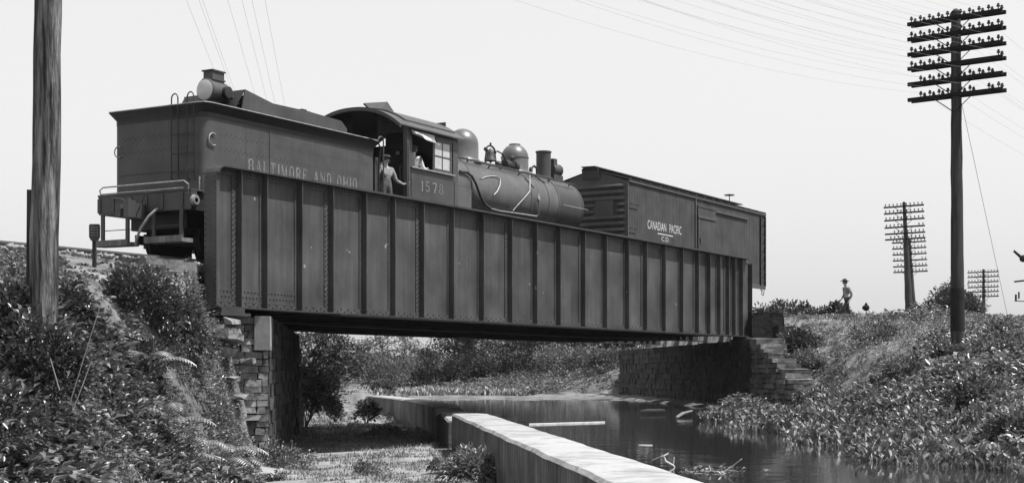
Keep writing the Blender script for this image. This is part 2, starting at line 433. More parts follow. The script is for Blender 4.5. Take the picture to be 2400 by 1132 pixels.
# ---------------------------------------------------------------- masonry
def courses(b, p0, p1, z0, z1, th, ch=.3, bl=.6, face=1, j=.035, ztop=None):
    """blocks laid along p0->p1 (world xy), th behind to the left of the direction * face"""
    p0 = Vector((p0[0], p0[1], 0)); p1 = Vector((p1[0], p1[1], 0)); d = (p1-p0); L = d.length; d.normalize()
    nrm = Vector((-d.y, d.x, 0))*face
    n = max(1, int(round((z1-z0)/ch))); c = (z1-z0)/n
    for i in range(n):
        t = -random.random()*bl*.5
        while t < L:
            l = bl*random.uniform(.6, 1.5); a = max(t, 0)+.008; e = min(t+l, L)-.008
            t += l
            if e-a < .06: continue
            zt = z0+(i+1)*c
            if ztop is not None and zt > ztop((a+e)/2)+.02: continue
            pr = random.uniform(-.025, .03)
            p = p0+d*a-nrm*pr+Vector((0, 0, z0+i*c+.008))
            b.obox(p, d*(e-a), nrm*(th+pr), Vector((0, 0, c-.016)), j*.6)
def straight(a, Z): return a-.1034*(Z-37.2)-1.52
def k2(a, Z): v = W(straight(a, Z), Z); return (v.x, v.y)
# left abutment
la = thing('stone_abutment', W(straight(AL, 31.1), 31.1, -.65), 'rough stone abutment under the near end of the girder, beside the towpath', 'abutment')
b = MB(); courses(b, k2(AL, 31.15), k2(AL, 46.5), -.9, 2.38, .5, .27, .6, face=1)
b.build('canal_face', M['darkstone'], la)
b = MB()
def tl(t): return 2.4-.0*t if t < 1.0 else 2.4-(t-1.0)*1.3
courses(b, k2(AL-.02, 31.1), k2(AL-2.3, 30.5), -.9, 2.40, .5, .145, .30, face=-1, j=.03, ztop=tl)
for i in range(4):                                   # ragged projecting slabs
    t = random.uniform(.35, 1.5); z = random.uniform(-.2, 2.3)
    if z > tl(t): z = tl(t)
    v = W(straight(AL-t, 30.75), 30.75-.16*t, z)
    b.obox(v, W(.3, 0)-W(0, 0)+Vector((random.uniform(-.1, .2), 0, 0)), W(0, .5)-W(0, 0), (0, 0, random.uniform(.05, .12)), .03)
for i in range(14):
    px_ = random.uniform(486, 550); py_ = random.uniform(735, 1000); Z_ = 29.6-.4*(575-px_)/90
    v = pz(px_, py_, Z_); b.obox(v, W(random.uniform(.12, .36), random.uniform(-.05, .05))-W(0, 0), W(0, .7)-W(0, 0), (0, 0, random.uniform(.05, .2)), .045)
b.build('rough_end', M['stone'], la)
b = MB(); v = W(straight(AL-2.2, 31.3), 31.25, -1); b.obox(v, W(2.1, .05)-W(0, 0), W(0, .3)-W(0, 0), (0, 0, 2.2)); b.obox(v+(W(1.1, 0)-W(0, 0))+Vector((0, 0, 2.2)), W(1.0, .05)-W(0, 0), W(0, .3)-W(0, 0), (0, 0, 1.1)); b.build('core', M['mortar'], la)
b = MB()
p = [W(straight(AL-.06, 31.5), 31.5), W(straight(AL-.06, 46.3), 46.3), W(straight(AL-1.5, 46.3), 46.3), W(straight(AL-1.5, 31.5), 31.5)]
b.add([(v.x, v.y, -1) for v in p]+[(v.x, v.y, 2.3) for v in p], [(0,3,2,1), (4,5,6,7), (0,1,5,4), (1,2,6,5), (2,3,7,6), (3,0,4,7)])
b.build('core', M['mortar'], la)
b = MB(); v = W(straight(AL-.30, 31.0), 30.95, 1.72)
b.obox(v, W(.32, 0)-W(0, 0), W(-.1034*.9, .9)-W(0, 0), (0, 0, .70), .004)
b.build('bearing_block', M['cutstone'], la)
def quad_plate(b, pts, z0, z1):
    b.add([(v.x, v.y, z0) for v in pts]+[(v.x, v.y, z1) for v in pts], [(0,3,2,1), (4,5,6,7), (0,1,5,4), (1,2,6,5), (2,3,7,6), (3,0,4,7)])
b = MB(); quad_plate(b, [W(straight(AL+.02, 31.95), 31.95), W(straight(AL+.02, 46.6), 46.6), W(straight(AL-1.5, 46.6), 46.6), W(straight(AL-1.5, 31.95), 31.95)], 2.385, 2.41)
b.build('seat', M['darkstone'], la)
# the far corner of the left abutment takes the lighter stone, sunlight put into its tone
b = MB(); courses(b, k2(AL+.06, 46.6), k2(AL+.02, 49.5), -.9, 2.0, .5, .26, .5, face=1, ztop=lambda t: 2.1-t*.75)
b.build('far_wing', M['stone'], la)
# backwall blocks by the near end
def rough_block(name, pts, z0, z1, m, label, cat, cuts=5, amp=.035, group=None):
    me = bpy.data.meshes.new(name); import bmesh
    bm = bmesh.new(); vs = [bm.verts.new((p[0], p[1], z0)) for p in pts]+[bm.verts.new((p[0], p[1], z1)) for p in pts]
    for f in [(0,3,2,1), (4,5,6,7), (0,1,5,4), (1,2,6,5), (2,3,7,6), (3,0,4,7)]: bm.faces.new([vs[i] for i in f])
    bmesh.ops.bevel(bm, geom=bm.edges[:], offset=.04, segments=1)
    bmesh.ops.subdivide_edges(bm, edges=bm.edges[:], cuts=cuts, use_grid_fill=True)
    bm.normal_update()
    from mathutils import noise
    for v in bm.verts: v.co += v.normal*noise.noise(v.co*3)*amp*1.6+Vector((0, 0, noise.noise(v.co*1.5)*amp))
    bmesh.ops.recalc_face_normals(bm, faces=bm.faces[:])
    bm.to_mesh(me); bm.free(); me.materials.append(m); o = bpy.data.objects.new(name, me); COL.objects.link(o); ORG[o.name] = Vector((0,0,0))
    tag(o, label, cat, group); return o
rough_block('stone_block', [(-2.15, -.1), (-.75, -.1), (-.75, .7), (-2.15, .7)], 2.98, 3.42, M['stone'], 'large squared stone just behind the end of the girder, upper of two', 'stone block', group='squared stones by the bridge ends')
rough_block('stone_block', [(-1.5, -.05), (-.70, -.05), (-.70, .75), (-1.5, .75)], 2.2, 2.96, M['stone'], 'squared stone with a pale edge, lower of two beside the girder end', 'stone block', group='squared stones by the bridge ends')
b = MB(); b.box(-.45, -.2, .5, 4.3, 3.16, 3.42, .01); tag(b.build('bank_timber', M['wood']), 'squared timber lying under the rails at the girder end', 'timber')
# right abutment
ra = thing('stone_abutment', W(straight(AR, 52.5), 52.5, 0), 'dark stone abutment rising from the water under the far end, its wing stepping down', 'abutment')
b = MB(); courses(b, k2(AR, 79), k2(AR, 52.5), -.5, 2.42, .6, .24, .6, face=1)
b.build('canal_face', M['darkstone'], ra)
b = MB(); quad_plate(b, [W(straight(AR+.08, 53), 53), W(straight(AR+1.8, 53), 53), W(straight(AR+1.8, 78.9), 78.9), W(straight(AR+.08, 78.9), 78.9)], -1, 2.38)
b.build('core', M['mortar'], ra)
b = MB()
W1 = 52.5
for i in range(13):                                    # stepped wing courses, sunlit tops
    ch_ = .17; zt = 2.42-i*ch_; Ze = W1-.15-i*.49
    t = 0; L = (W1-Ze)+.6; Zb = Ze-.5-random.uniform(0, .3)
    while t < L:
        l = min(random.uniform(.35, .8), L-t)
        if l < .1: break
        q = straight(AR+random.uniform(-.03, .02), Zb+t); pa = W(q, Zb+t, zt-ch_+.004); wd_ = .95-.035*i+random.uniform(-.22, .2)
        b.obox(pa, W(wd_, 0)-W(0, 0), W(-.1034*(l-.015), l-.015)-W(0, 0), (0, 0, ch_-.012-.02*random.random()*(i > 2)), .022)
        t += l
b.build('stepped_wing', M['cutstone'] if False else M['stone'], ra)
b = MB(); pa = W(straight(AR-.01, 52.0), 52.0, 2.0)
b.obox(pa, W(1.05, 0)-W(0, 0), W(-.08, .95)-W(0, 0), (0, 0, .44), .03); b.build('capstone', M['cutstone'], ra)
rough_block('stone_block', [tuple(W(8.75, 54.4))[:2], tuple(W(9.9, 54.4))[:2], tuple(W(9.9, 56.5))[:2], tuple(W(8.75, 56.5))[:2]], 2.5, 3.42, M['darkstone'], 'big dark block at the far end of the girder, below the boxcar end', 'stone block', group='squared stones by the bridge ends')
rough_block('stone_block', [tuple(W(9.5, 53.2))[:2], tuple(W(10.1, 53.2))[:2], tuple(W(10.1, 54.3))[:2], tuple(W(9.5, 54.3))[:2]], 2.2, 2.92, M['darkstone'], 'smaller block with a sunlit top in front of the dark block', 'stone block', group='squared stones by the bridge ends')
# ---------------------------------------------------------------- canal wall
def wall_seg(name, Z0, Z1, ztop, label, aoff=0, dz=lambda Z: 0, zb=-.9, wid=.8, rough=.02):
    t = thing(name, W(fromA(0, Z0), Z0, -.65), label, 'canal wall', 'concrete canal wall')
    b = MB(); b2 = MB(); Zs = np.arange(Z0, Z1+.01, .35 if Z1 < 60 else .6); rows = []; rows2 = []
    for Z in Zs:
        jl = rough*(math.sin(Z*1.3)+.7*math.sin(Z*2.9+1)+.35*math.sin(Z*7.1))*.55; jr = rough*(math.sin(Z*1.1+2)+.7*math.sin(Z*3.3)+.35*math.sin(Z*6.3))*.5; zt = ztop+dz(Z)
        prof = [(aoff, zb), (aoff, zt-.10), (aoff+.02, zt-.055)]
        rows.append([W(fromA(a, Z), Z, z) for a, z in ((aoff, zb), (aoff, zt-.06), (aoff+wid+.02, zt-.06), (aoff+wid+.02, zb))])
        rows2.append([W(fromA(a, Z), Z, z) for a, z in ((aoff-.012+jl, zt-.055), (aoff+.03+jl, zt-.008), (aoff+wid*.3, zt+.004*math.sin(Z*1.3)), (aoff+wid*.7, zt+.004*math.sin(Z*.9+1)), (aoff+wid-.02+jr, zt-.01), (aoff+wid+.03+jr, zt-.055))])
    def loft(b, rows):
        n = len(rows[0]); vs = [v for r in rows for v in r]
        fs = [(i*n+k, i*n+(k+1) % n, (i+1)*n+(k+1) % n, (i+1)*n+k) for i in range(len(rows)-1) for k in range(n)]
        fs = [f[::-1] for f in fs]; fs += [tuple(range(n)), tuple(range((len(rows)-1)*n+n-1, (len(rows)-1)*n-1, -1))]
        b.add(vs, fs)
    loft(b, rows); loft(b2, rows2)
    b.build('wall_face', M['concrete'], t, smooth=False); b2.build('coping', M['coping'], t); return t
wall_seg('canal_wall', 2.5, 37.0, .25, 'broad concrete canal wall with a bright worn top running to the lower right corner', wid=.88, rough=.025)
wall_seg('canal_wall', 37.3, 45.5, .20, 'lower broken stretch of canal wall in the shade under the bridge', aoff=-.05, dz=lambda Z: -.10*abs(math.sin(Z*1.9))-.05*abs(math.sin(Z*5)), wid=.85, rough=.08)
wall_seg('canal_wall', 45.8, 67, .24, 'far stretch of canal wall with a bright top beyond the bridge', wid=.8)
# ---------------------------------------------------------------- railway track
YC = 2.5
def track(name, u0, u1, yc, label, ties=True):
    t = thing(name, (u0, yc, 3.45), label, 'railway track')
    for sgn in (-1, 1):
        y = yc+sgn*.72; b = MB()
        b.box(u0, u1, y-.035, y+.035, 3.62, 3.66); b.box(u0, u1, y-.01, y+.01, 3.53, 3.62); b.box(u0, u1, y-.065, y+.065, 3.515, 3.53)
        b.build('rail', M['rail'], t)
    i = 0
    if ties:
        for s in np.arange(u0+.2, u1, .62):
            if 1.0 < s < 28.5 : continue
            i += 1
            if i > 90: break
            b = MB(); x = s+random.uniform(-.05, .05); b.box(x-.11, x+.11, yc-1.25+random.uniform(-.08, .08), yc+1.25, 3.34, 3.512, .01); b.build('tie', M['wood'], t)
    return t
track('railway_track', -34, 70, YC, 'nearer railway track on which the train stands')
track('railway_track', -30, 72, 7.2, 'railway track on the far side of the bridge, hidden behind the train', ties=False)
# ballast
n = 4200; bx = np.r_[RNG.uniform(-14, .1, n), RNG.uniform(29.3, 60, n)]; by = RNG.uniform(.2, 8, 2*n)
def cubes(cx, cy, cz, s, rng):
    n = len(cx); base = np.array([(x, y, z) for z in (-.5, .5) for y in (-.5, .5) for x in (-.5, .5)])
    P = base[None]*s[:, None, None]*rng.uniform(.6, 1.2, (n, 1, 3))+rng.normal(0, .12, (n, 8, 3))*s[:, None, None]
    th = rng.uniform(0, 6.28, n); ct, st_ = np.cos(th), np.sin(th)
    x = P[..., 0]*ct[:, None]-P[..., 1]*st_[:, None]; y = P[..., 0]*st_[:, None]+P[..., 1]*ct[:, None]
    P = np.stack([x+cx[:, None], y+cy[:, None], P[..., 2]+cz[:, None]], -1).reshape(-1, 3)
    fq = np.array([(0,2,3,1), (4,5,7,6), (0,1,5,4), (2,6,7,3), (0,4,6,2), (1,3,7,5)])
    return P, (fq[None]+(np.arange(n)*8)[:, None, None]).reshape(-1, 4)
X_, Z_ = V(bx, by)
bz = np.maximum(hgt(X_, Z_), 3.40)+.01
P, Q = cubes(bx, by, bz, RNG.uniform(.035, .085, len(bx)), RNG)
o = np_mesh('ballast', P, Q, M['cutstone']); tag(o, 'loose stone ballast around the rails', 'ballast', kind='stuff')
# ---------------------------------------------------------------- tender
def rod(b, pts, r=.016, n=6): return b.tube(pts, r, n)
def arc(c, r, a0, a1, n, plane='xz'):
    o = []
    for i in range(n+1):
        a = math.radians(a0+(a1-a0)*i/n)
        o.append((c[0]+r*math.cos(a), c[1], c[2]+r*math.sin(a)) if plane == 'xz' else (c[0], c[1]+r*math.cos(a), c[2]+r*math.sin(a)))
    return o
YN, YF = 1.2, 3.8
eng = thing('steam_locomotive', (9, YC, 3.66), 'black steam locomotive numbered 1578, domed boiler pointing right, behind the girder', 'locomotive', None)
ten = thing('locomotive_tender', (4, YC, 3.66), 'long rectangular riveted tender lettered for the railroad, coupled behind the cab', 'tender')
def rrect(x0, x1, y0, y1, r, n=6):
    pts = []
    for cx, cy, a in ((x1-r, y1-r, 0), (x0+r, y1-r, 90), (x0+r, y0+r, 180), (x1-r, y0+r, 270)):
        for i in range(n+1):
            t = math.radians(a+90*i/n); pts.append((cx+r*math.cos(t), cy+r*math.sin(t)))
    return pts
def loftz(b, rings, cap0=True, cap1=True):
    n = len(rings[0]); vs = [v for r in rings for v in r]
    fs = [(i*n+k, i*n+(k+1) % n, (i+1)*n+(k+1) % n, (i+1)*n+k) for i in range(len(rings)-1) for k in range(n)]
    if cap0: fs.append(tuple(range(n-1, -1, -1)))
    if cap1: fs.append(tuple(range((len(rings)-1)*n, len(rings)*n)))
    b.add(vs, fs)
TU0, TU1 = .88, 7.0
TT = 6.60
b = MB(); rr = rrect(TU0, TU1, YN, YF, .17)
loftz(b, [[(x, y, 4.98) for x, y in rr], [(x, y, TT) for x, y in rr]])
def zig(b, x0, x1, z, y, ax='y', step=.075, amp=.022, slope=0):
    n = int((x1-x0)/step)
    for i in range(n):
        q = x0+i*step; zz = z+(amp if i % 2 else -amp)
        if ax == 'y': b.rivet(q, y, zz, .014)
        else: b.rivet(y, q, zz, .014, 'x')
for z in (6.28, 5.98):
    zig(b, 1.35, 6.8, z, YN); zig(b, 1.5, 3.6, z, TU0, 'x')
for i in range(30):
    b.rivet(2.2+(.0), YN, 5.1+i*.05, .014); b.rivet(6.3, YN, 5.1+i*.05, .011)
b.box(2.98, 3.03, YN-.012, YN+.05, 5.0, TT-.02); b.box(TU0-.012, TU0+.05, 1.45, 3.6, 5.50, 5.53)
b.build('water_tank', M['tender'], ten)
b = MB(); r0 = rrect(TU0-.005, TU1+.005, YN-.005, YF+.005, .17); r1 = rrect(TU0-.13, TU1, YN-.14, YF+.14, .22); r2 = rrect(TU0-.11, TU1-.02, YN-.12, YF+.12, .22); r3 = rrect(TU0+.02, TU1-.05, YN+.02, YF-.02, .17)
loftz(b, [[(x, y, TT-.005) for x, y in r0], [(x, y, TT+.10) for x, y in r0], [(x, y, TT+.27) for x, y in r1], [(x, y, TT+.28) for x, y in r2], [(x, y, TT+.10) for x, y in r3]], cap0=False)
b.build('flared_collar', M['flare'], ten)
b = MB(); b.tube([(TU1-.1, YN-.14, TT+.275), (TU0+.05, YN-.14, TT+.275), (TU0-.09, YN-.08, TT+.275), (TU0-.13, YN+.1, TT+.275), (TU0-.13, YF, TT+.275)], .014, 6)
b.build('bead_rail', M['lightrod'], ten)
# coal bunker above the tank
y0b, y1b = 1.62, 3.38
u_a, z_a = at(530, 212, 2.6); 
pA = at(575, 210, y0b); pB = at(640, 243, y0b); pC = at(725, 262, y0b); pD = at(800, 284, y0b); pE = at(812, 300, y0b)
b = MB(); b.prism([(pA[0], pA[1]), (pB[0], pB[1]), (pC[0], pC[1]), (pD[0], pD[1]), (pE[0]+.02, pE[1]-.02), (pE[0]+.04, 6.7), (pA[0]-.2, 6.7)], y0b, y0b+.03)
b.prism([(pA[0], pA[1]), (pB[0], pB[1]), (pC[0], pC[1]), (pD[0], pD[1]), (pE[0]+.02, pE[1]-.02), (pE[0]+.04, 6.7), (pA[0]-.2, 6.7)], y1b, y1b+.03)
b.build('bunker_side', M['tender'], ten)
b = MB(); b.add([(pA[0]-.0, y0b+.03, pA[1]), (pA[0], y1b, pA[1]), (pA[0]-.55, y1b, 6.72), (pA[0]-.55, y0b+.03, 6.72), (pA[0]+.03, y0b+.03, pA[1]), (pA[0]+.03, y1b, pA[1]), (pA[0]-.52, y1b, 6.72), (pA[0]-.52, y0b+.03, 6.72)], [(0,1,2,3), (7,6,5,4), (0,4,5,1), (1,5,6,2), (2,6,7,3), (3,7,4,0)])
b.build('bunker_slope', M['flare'], ten)
b = MB(); 
for i in range(420):
    x = random.uniform(2.6, 6.5); y = random.uniform(y0b+.1, y1b-.1); top = np.interp(x, [pA[0], pB[0], pC[0], pD[0], 7], [pA[1]-.1, pB[1]-.1, pC[1]+.02, pD[1]-.1, 6.8])+.0
    b.box(x-.07, x+.07, y-.07, y+.07, top-.12, top+random.uniform(-.03, .03), .045)
b.box(2.5, 6.5, y0b+.05, y1b-.05, 6.7, 6.95)
b.build('coal', M['coal'], ten, smooth=False)
b = MB()
for i in range(60):
    x = random.uniform(5.9, 6.8); b.box(x-.03, x+.03, 1.27, 1.33, 6.86, 6.92+random.uniform(-.02, .02), .02)
b.build('coal', M['coping'], ten, smooth=False, label='pale dust and lumps on the tank edge')
# frame, end beam, ladder etc.
b = MB(); b.box(.6, 7.3, YN+.02, YF-.02, 4.62, 4.97); b.box(.9, 7.1, 1.7, 3.3, 4.3, 4.61); b.build('underframe', M['black'], ten)
b = MB(); b.box(.42, .60, YN-.05, YF-.02, 4.62, 5.0, .006); b.box(.40, .9, YN-.05, YF-.02, 5.005, 5.045)
for y in (1.35, 1.9, 2.35, 2.8, 3.3, 3.7): b.box(.40, .42, y, y+.09, 4.66, 4.96)
b.build('end_beam', M['tender'], ten)
b = MB(); b.lathe((.52, YN-.06, 4.80), [(.10, -.04), (.12, 0), (.12, .015), (.075, .015), (.06, -.03)][::-1], 20, 'y'); b.lathe((.50, YN-.12, 4.80), [(.001, 0), (.11, 0), (.11, .05), (.001, .05)], 20, 'y')
b.lathe((.50, YN-.135, 4.80), [(.09, 0), (.09, .012), (.05, .012), (.05, 0)], 20, 'y'); b.build('poling_pocket', M['lightrod'], ten)
for y in (2.02, 1.58):
    b = MB(); z1 = 6.95
    pts = [(TU0-.10, y, 5.32)]+[(TU0-.10, y, 5.32+.2*i) for i in range(1, 9)]+[(TU0-.10, y, 7.0)]+[(TU0-.10+.0, y-.09+.09*math.cos(math.radians(t)), 7.0+.11*math.sin(math.radians(t))) for t in range(20, 181, 20)]+[(TU0-.10, y-.18, 6.72)]
    pts = [(TU0-.02, y, 5.28)]+pts
    rod(b, pts, .015); rod(b, [(TU0-.10, y-.18, 6.74), (TU0-.08, y-.18, 5.35), (TU0-.02, y-.16, 5.28)], .012)
    b.build('ladder_rail', M['black'], ten)
b = MB()
for z in (5.45, 5.85, 6.25, 6.6): rod(b, [(TU0-.09, 2.02, z), (TU0-.09, 1.40, z)], .012)
b.build('ladder_rungs', M['black'], ten)
b = MB(); rod(b, [(.42, YN+.0, 4.95), (.38, YN-.02, 5.12), (.38, YN+.1, 5.2), (.38, YF-.2, 5.2), (.38, YF-.1, 5.14), (.44, YF-.1, 4.98)], .016)
rod(b, [(.40, YN+.15, 5.06), (.40, YF-.1, 5.06)], .014); b.build('end_handrail', M['lightrod'], ten)
b = MB(); rod(b, [(TU0-.02, 1.30, 5.3), (TU0-.06, 1.28, 5.34), (TU0-.06, 1.28, 5.1), (TU0-.04, 1.28, 5.0)], .014); b.build('grab_iron', M['lightrod'], ten)
b = MB(); b.tube(arc((1.12, YN-.03, 6.14), .13, 60, 300, 10), .016, 6); b.build('grab_iron', M['lightrod'], ten)
b = MB(); b.tube(arc((TU0-.03, 3.62, 6.02), .12, -120, 120, 10, 'yz'), .013, 6)
b.build('grab_iron', M['lightrod'], ten)
for y0, y1, zz in ((1.20, 2.25, 3.99), (2.72, 3.72, 3.97)):
    b = MB(); b.box(.22, .55, y0, y1, zz-.05, zz+.03, .008); b.box(.20, .22, y0, y1, zz-.05, zz+.08); b.build('footboard', M['wood'], ten)
    for y in (y0+.12, y1-.16):
        b = MB(); b.box(.36, .40, y, y+.09, zz+.03, 4.62); b.build('step_hanger', M['tender'], ten)
b = MB(); rod(b, [(.38, 1.3, 4.3), (.38, 2.2, 4.3)], .01); rod(b, [(.38, 2.8, 4.27), (.38, 3.6, 4.27)], .01); b.build('step_brace', M['rod'], ten)
b = MB(); b.box(.02, .42, 2.38, 2.68, 4.48, 4.76, .02); b.box(-.14, .06, 2.34, 2.50, 4.46, 4.82, .02); b.box(-.14, .0, 2.58, 2.72, 4.5, 4.74, .02); b.lathe((-.05, 2.42, 4.42), [(.05, 0), (.05, .44)], 10)
rod(b, [(.25, 2.35, 4.8), (.2, 2.2, 4.98), (.3, 1.9, 5.02)], .014); rod(b, [(.3, 2.7, 4.72), (.24, 2.9, 4.9), (.3, 3.3, 4.96)], .014)
b.build('coupler', M['tender'], ten)
b = MB(); b.tube([(.4, 2.05, 4.66), (.3, 2.02, 4.62), (.2, 2.1, 4.5), (.12, 2.25, 4.25), (.1, 2.36, 4.02), (.12, 2.4, 3.9)], .03, 8); b.build('air_hose', M['lightrod'], ten)
# trucks with wheels
def wheelset(b, x, r=.46, y0=None):
    for y in (YC-.72, YC+.72):
        sg = 1 if y > YC else -1
        b.lathe((x, y-.06, 3.66+r), [(.05, 0), (r*.35, .0), (r*.8, .03), (r, .03), (r, .10), (r+.03, .10), (r+.03, .13), (.06, .13)], 24, 'y')
    b.tube([(x, YC-.95, 3.66+r), (x, YC+.95, 3.66+r)], .07, 10)
for x in (1.75, 3.3, 5.0, 6.5):
    b = MB(); wheelset(b, x, .42); b.build('wheelset', M['black'], ten)
for x0 in (1.3, 4.6):
    b = MB()
    b.box(x0+1.0, x0+1.4, YC-1.0, YC+1.0, 4.1, 4.3)
    for y in (YC-1.08, YC+.98): b.box(x0, x0+2.4, y, y+.1, 4.05, 4.25, .01); b.box(x0+.7, x0+1.7, y, y+.1, 3.85, 4.05); b.box(x0+.3, x0+.6, y-.04, y+.14, 3.98, 4.3); b.box(x0+1.85, x0+2.15, y-.04, y+.14, 3.98, 4.3)
    b.build('truck_frame', M['black'], ten)
# headlight on the tender
HY = 2.15; hu, hz = at(480, 211, HY); R = .235
b = MB(); b.lathe((hu, HY, hz), [(R*.8, 0), (R, 0), (R+.02, .02), (R+.02, .06), (R, .07), (R, .56), (R*.92, .60), (.02, .62)], 28, 'x'); b.build('headlight', M['tender'], ten)
hlp = bpy.data.objects['headlight']
b = MB(); b.lathe((hu-.02, HY, hz), [(.01, -.03), (R*.6, -.015), (R*.93, .01), (R*.95, .012), (R*.95, .03)], 28, 'x'); b.build('lens', M['lens'], hlp)
b = MB(); b.box(hu+.10, hu+.48, HY-.13, HY+.13, hz+R-.05, hz+R+.19, .004); b.box(hu+.07, hu+.51, HY-.16, HY+.16, hz+R+.19, hz+R+.22); b.box(hu+.07, hu+.51, HY-.15, HY+.15, hz+R-.0, hz+R+.03); b.build('chimney', M['tender'], hlp)
b = MB(); b.lathe((hu+.42, HY-R-.07, hz-.02), [(.02, -.03), (.13, -.02), (.13, .09), (.02, .10)], 18, 'y'); b.box(hu+.1, hu+.5, HY-.12, HY+.12, 6.8, hz-R+.02); b.build('bracket', M['black'], hlp)
# ---------------------------------------------------------------- lettering
def serif_text(s, u0, u1, z0, z1, y, m, parent, name, wid=None):
    """Roman capitals cut from thin plate, drawn in strokes"""
    S = {'B': ['I0', 'h0a', 'h0b', 'h0c', 'b1', 'b2'], }
    b = MB(); H = z1-z0
    glyph = {
     'B': [(0,0,0,1,.2), (0,.02,.7,.02,.08), (0,.53,.7,.53,.08), (0,.98,.7,.98,.08), (.78,.1,.78,.45,.2), (.74,.6,.74,.92,.2)],
     'A': [(0,0,.42,1,.09), (.46,1,.88,0,.2), (.2,.35,.7,.35,.08), (-.1,.02,.14,.02,.06), (.7,.02,1,.02,.06)],
     'L': [(.05,0,.05,1,.2), (-.1,.02,.75,.02,.08), (.75,0,.75,.28,.09), (-.1,.98,.2,.98,.06)],
     'T': [(.42,0,.42,1,.2), (-.02,.97,.88,.97,.08), (0,.72,0,1,.08), (.86,.72,.86,1,.08), (.25,.02,.6,.02,.06)],
     'I': [(.12,0,.12,1,.2), (-.05,.02,.3,.02,.06), (-.05,.98,.3,.98,.06)],
     'M': [(.05,0,.05,1,.09), (.07,1,.5,.08,.19), (.5,.08,.92,1,.08), (.95,0,.95,1,.2), (-.1,.02,.2,.02,.06), (.78,.02,1.1,.02,.06)],
     'O': [(.05,.22,.05,.78,.19), (.83,.22,.83,.78,.19), (.22,.02,.66,.02,.08), (.22,.98,.66,.98,.08), (.07,.2,.24,.03,.13), (.64,.03,.81,.2,.13), (.07,.8,.24,.97,.13), (.64,.97,.81,.8,.13)],
     'R': [(.05,0,.05,1,.2), (0,.98,.65,.98,.08), (0,.5,.65,.5,.08), (.74,.58,.74,.92,.2), (.4,.5,.88,0,.19), (-.1,.02,.2,.02,.06)],
     'E': [(.05,0,.05,1,.2), (-.1,.02,.75,.02,.08), (.1,.5,.5,.5,.08), (-.1,.98,.72,.98,.08), (.74,0,.74,.25,.08), (.72,.78,.72,1,.08), (.5,.38,.5,.62,.07)],
     'N': [(.05,0,.05,1,.08), (.05,1,.85,0,.2), (.88,0,.88,1,.08), (-.1,.02,.2,.02,.06), (.74,.98,1.02,.98,.06), (-.1,.98,.1,.98,.06)],
     'D': [(.05,0,.05,1,.2), (0,.02,.6,.02,.08), (0,.98,.6,.98,.08), (.83,.2,.83,.8,.2), (.6,.03,.8,.2,.12), (.6,.97,.8,.8,.12)],
     'H': [(.05,0,.05,1,.19), (.88,0,.88,1,.19), (.1,.5,.85,.5,.08), (-.1,.02,.2,.02,.06), (-.1,.98,.2,.98,.06), (.74,.02,1.03,.02,.06), (.74,.98,1.03,.98,.06)],
     '1': [(.3,0,.3,1,.2), (.1,.02,.5,.02,.07), (.12,.8,.3,.97,.08)],
     '5': [(.1,.97,.75,.97,.1), (.1,.52,.1,1,.1), (.1,.56,.6,.6,.09), (.76,.18,.76,.48,.18), (.6,.58,.74,.48,.12), (.15,.03,.6,.03,.09), (.05,.2,.16,.04,.12), (.6,.04,.74,.18,.12)],
     '7': [(.02,.97,.85,.97,.12), (.83,.95,.38,0,.18), (.05,.76,.05,1,.08)],
     '8': [(.12,.6,.12,.9,.16), (.72,.6,.72,.9,.16), (.08,.1,.08,.45,.17), (.76,.1,.76,.45,.17), (.2,.02,.64,.02,.08), (.2,.53,.64,.53,.09), (.2,.98,.64,.98,.08)],
    }
    widths = {'I': .45, 'M': 1.25, '1': .7, ' ': .55}
    tot = sum(widths.get(c, 1.08) for c in s)+.22*(len(s)-1); sc = (u1-u0)/tot; x = u0; k = 0
    for c in s:
        for (x0, a0, x1, a1, t) in glyph.get(c, []):
            p = Vector((x+x0*sc*.85+.1*sc, 0, z0+a0*H)); q = Vector((x+x1*sc*.85+.1*sc, 0, z0+a1*H)); d = (q-p).normalized(); nn = Vector((-d.z, 0, d.x)); k += 1
            w = t*sc*.5 if abs(d.z) > .3 else t*H*.6
            yy = y-.001*(k % 7)*.5
            b.add([v+Vector((0, yy, 0)) for v in (p-nn*w, q-nn*w, q+nn*w, p+nn*w)], [(0, 1, 2, 3)])
        x += (widths.get(c, 1.08)+.22)*sc
    return b.build(name, m, parent, smooth=False)
serif_text('BALTIMORE AND OHIO', 2.28, 6.25, 5.60, 5.875, YN-.004, M['faded'], ten, 'lettering')
def font_text(s, u0, u1, z0, z1, y, m, parent, name):
    cu = bpy.data.curves.new(name, 'FONT'); cu.body = s; cu.extrude = 0; cu.resolution_u = 3; cu.offset = 0.0
    o = bpy.data.objects.new(name, cu); COL.objects.link(o); bpy.context.view_layer.update()
    me = bpy.data.meshes.new_from_object(o); bpy.data.objects.remove(o)
    xs = [v.co.x for v in me.vertices]; ys = [v.co.y for v in me.vertices]; off = ORG[parent.name]
    for v in me.vertices:
        fx = (v.co.x-min(xs))/(max(xs)-min(xs)); fy = (v.co.y-min(ys))/(max(ys)-min(ys))
        v.co = (u0+fx*(u1-u0)-off.x, y-off.y, z0+fy*(z1-z0)-off.z)
    me.materials.clear(); me.materials.append(m); p = bpy.data.objects.new(name, me); COL.objects.link(p); p.parent = parent; ORG[p.name] = off; return p
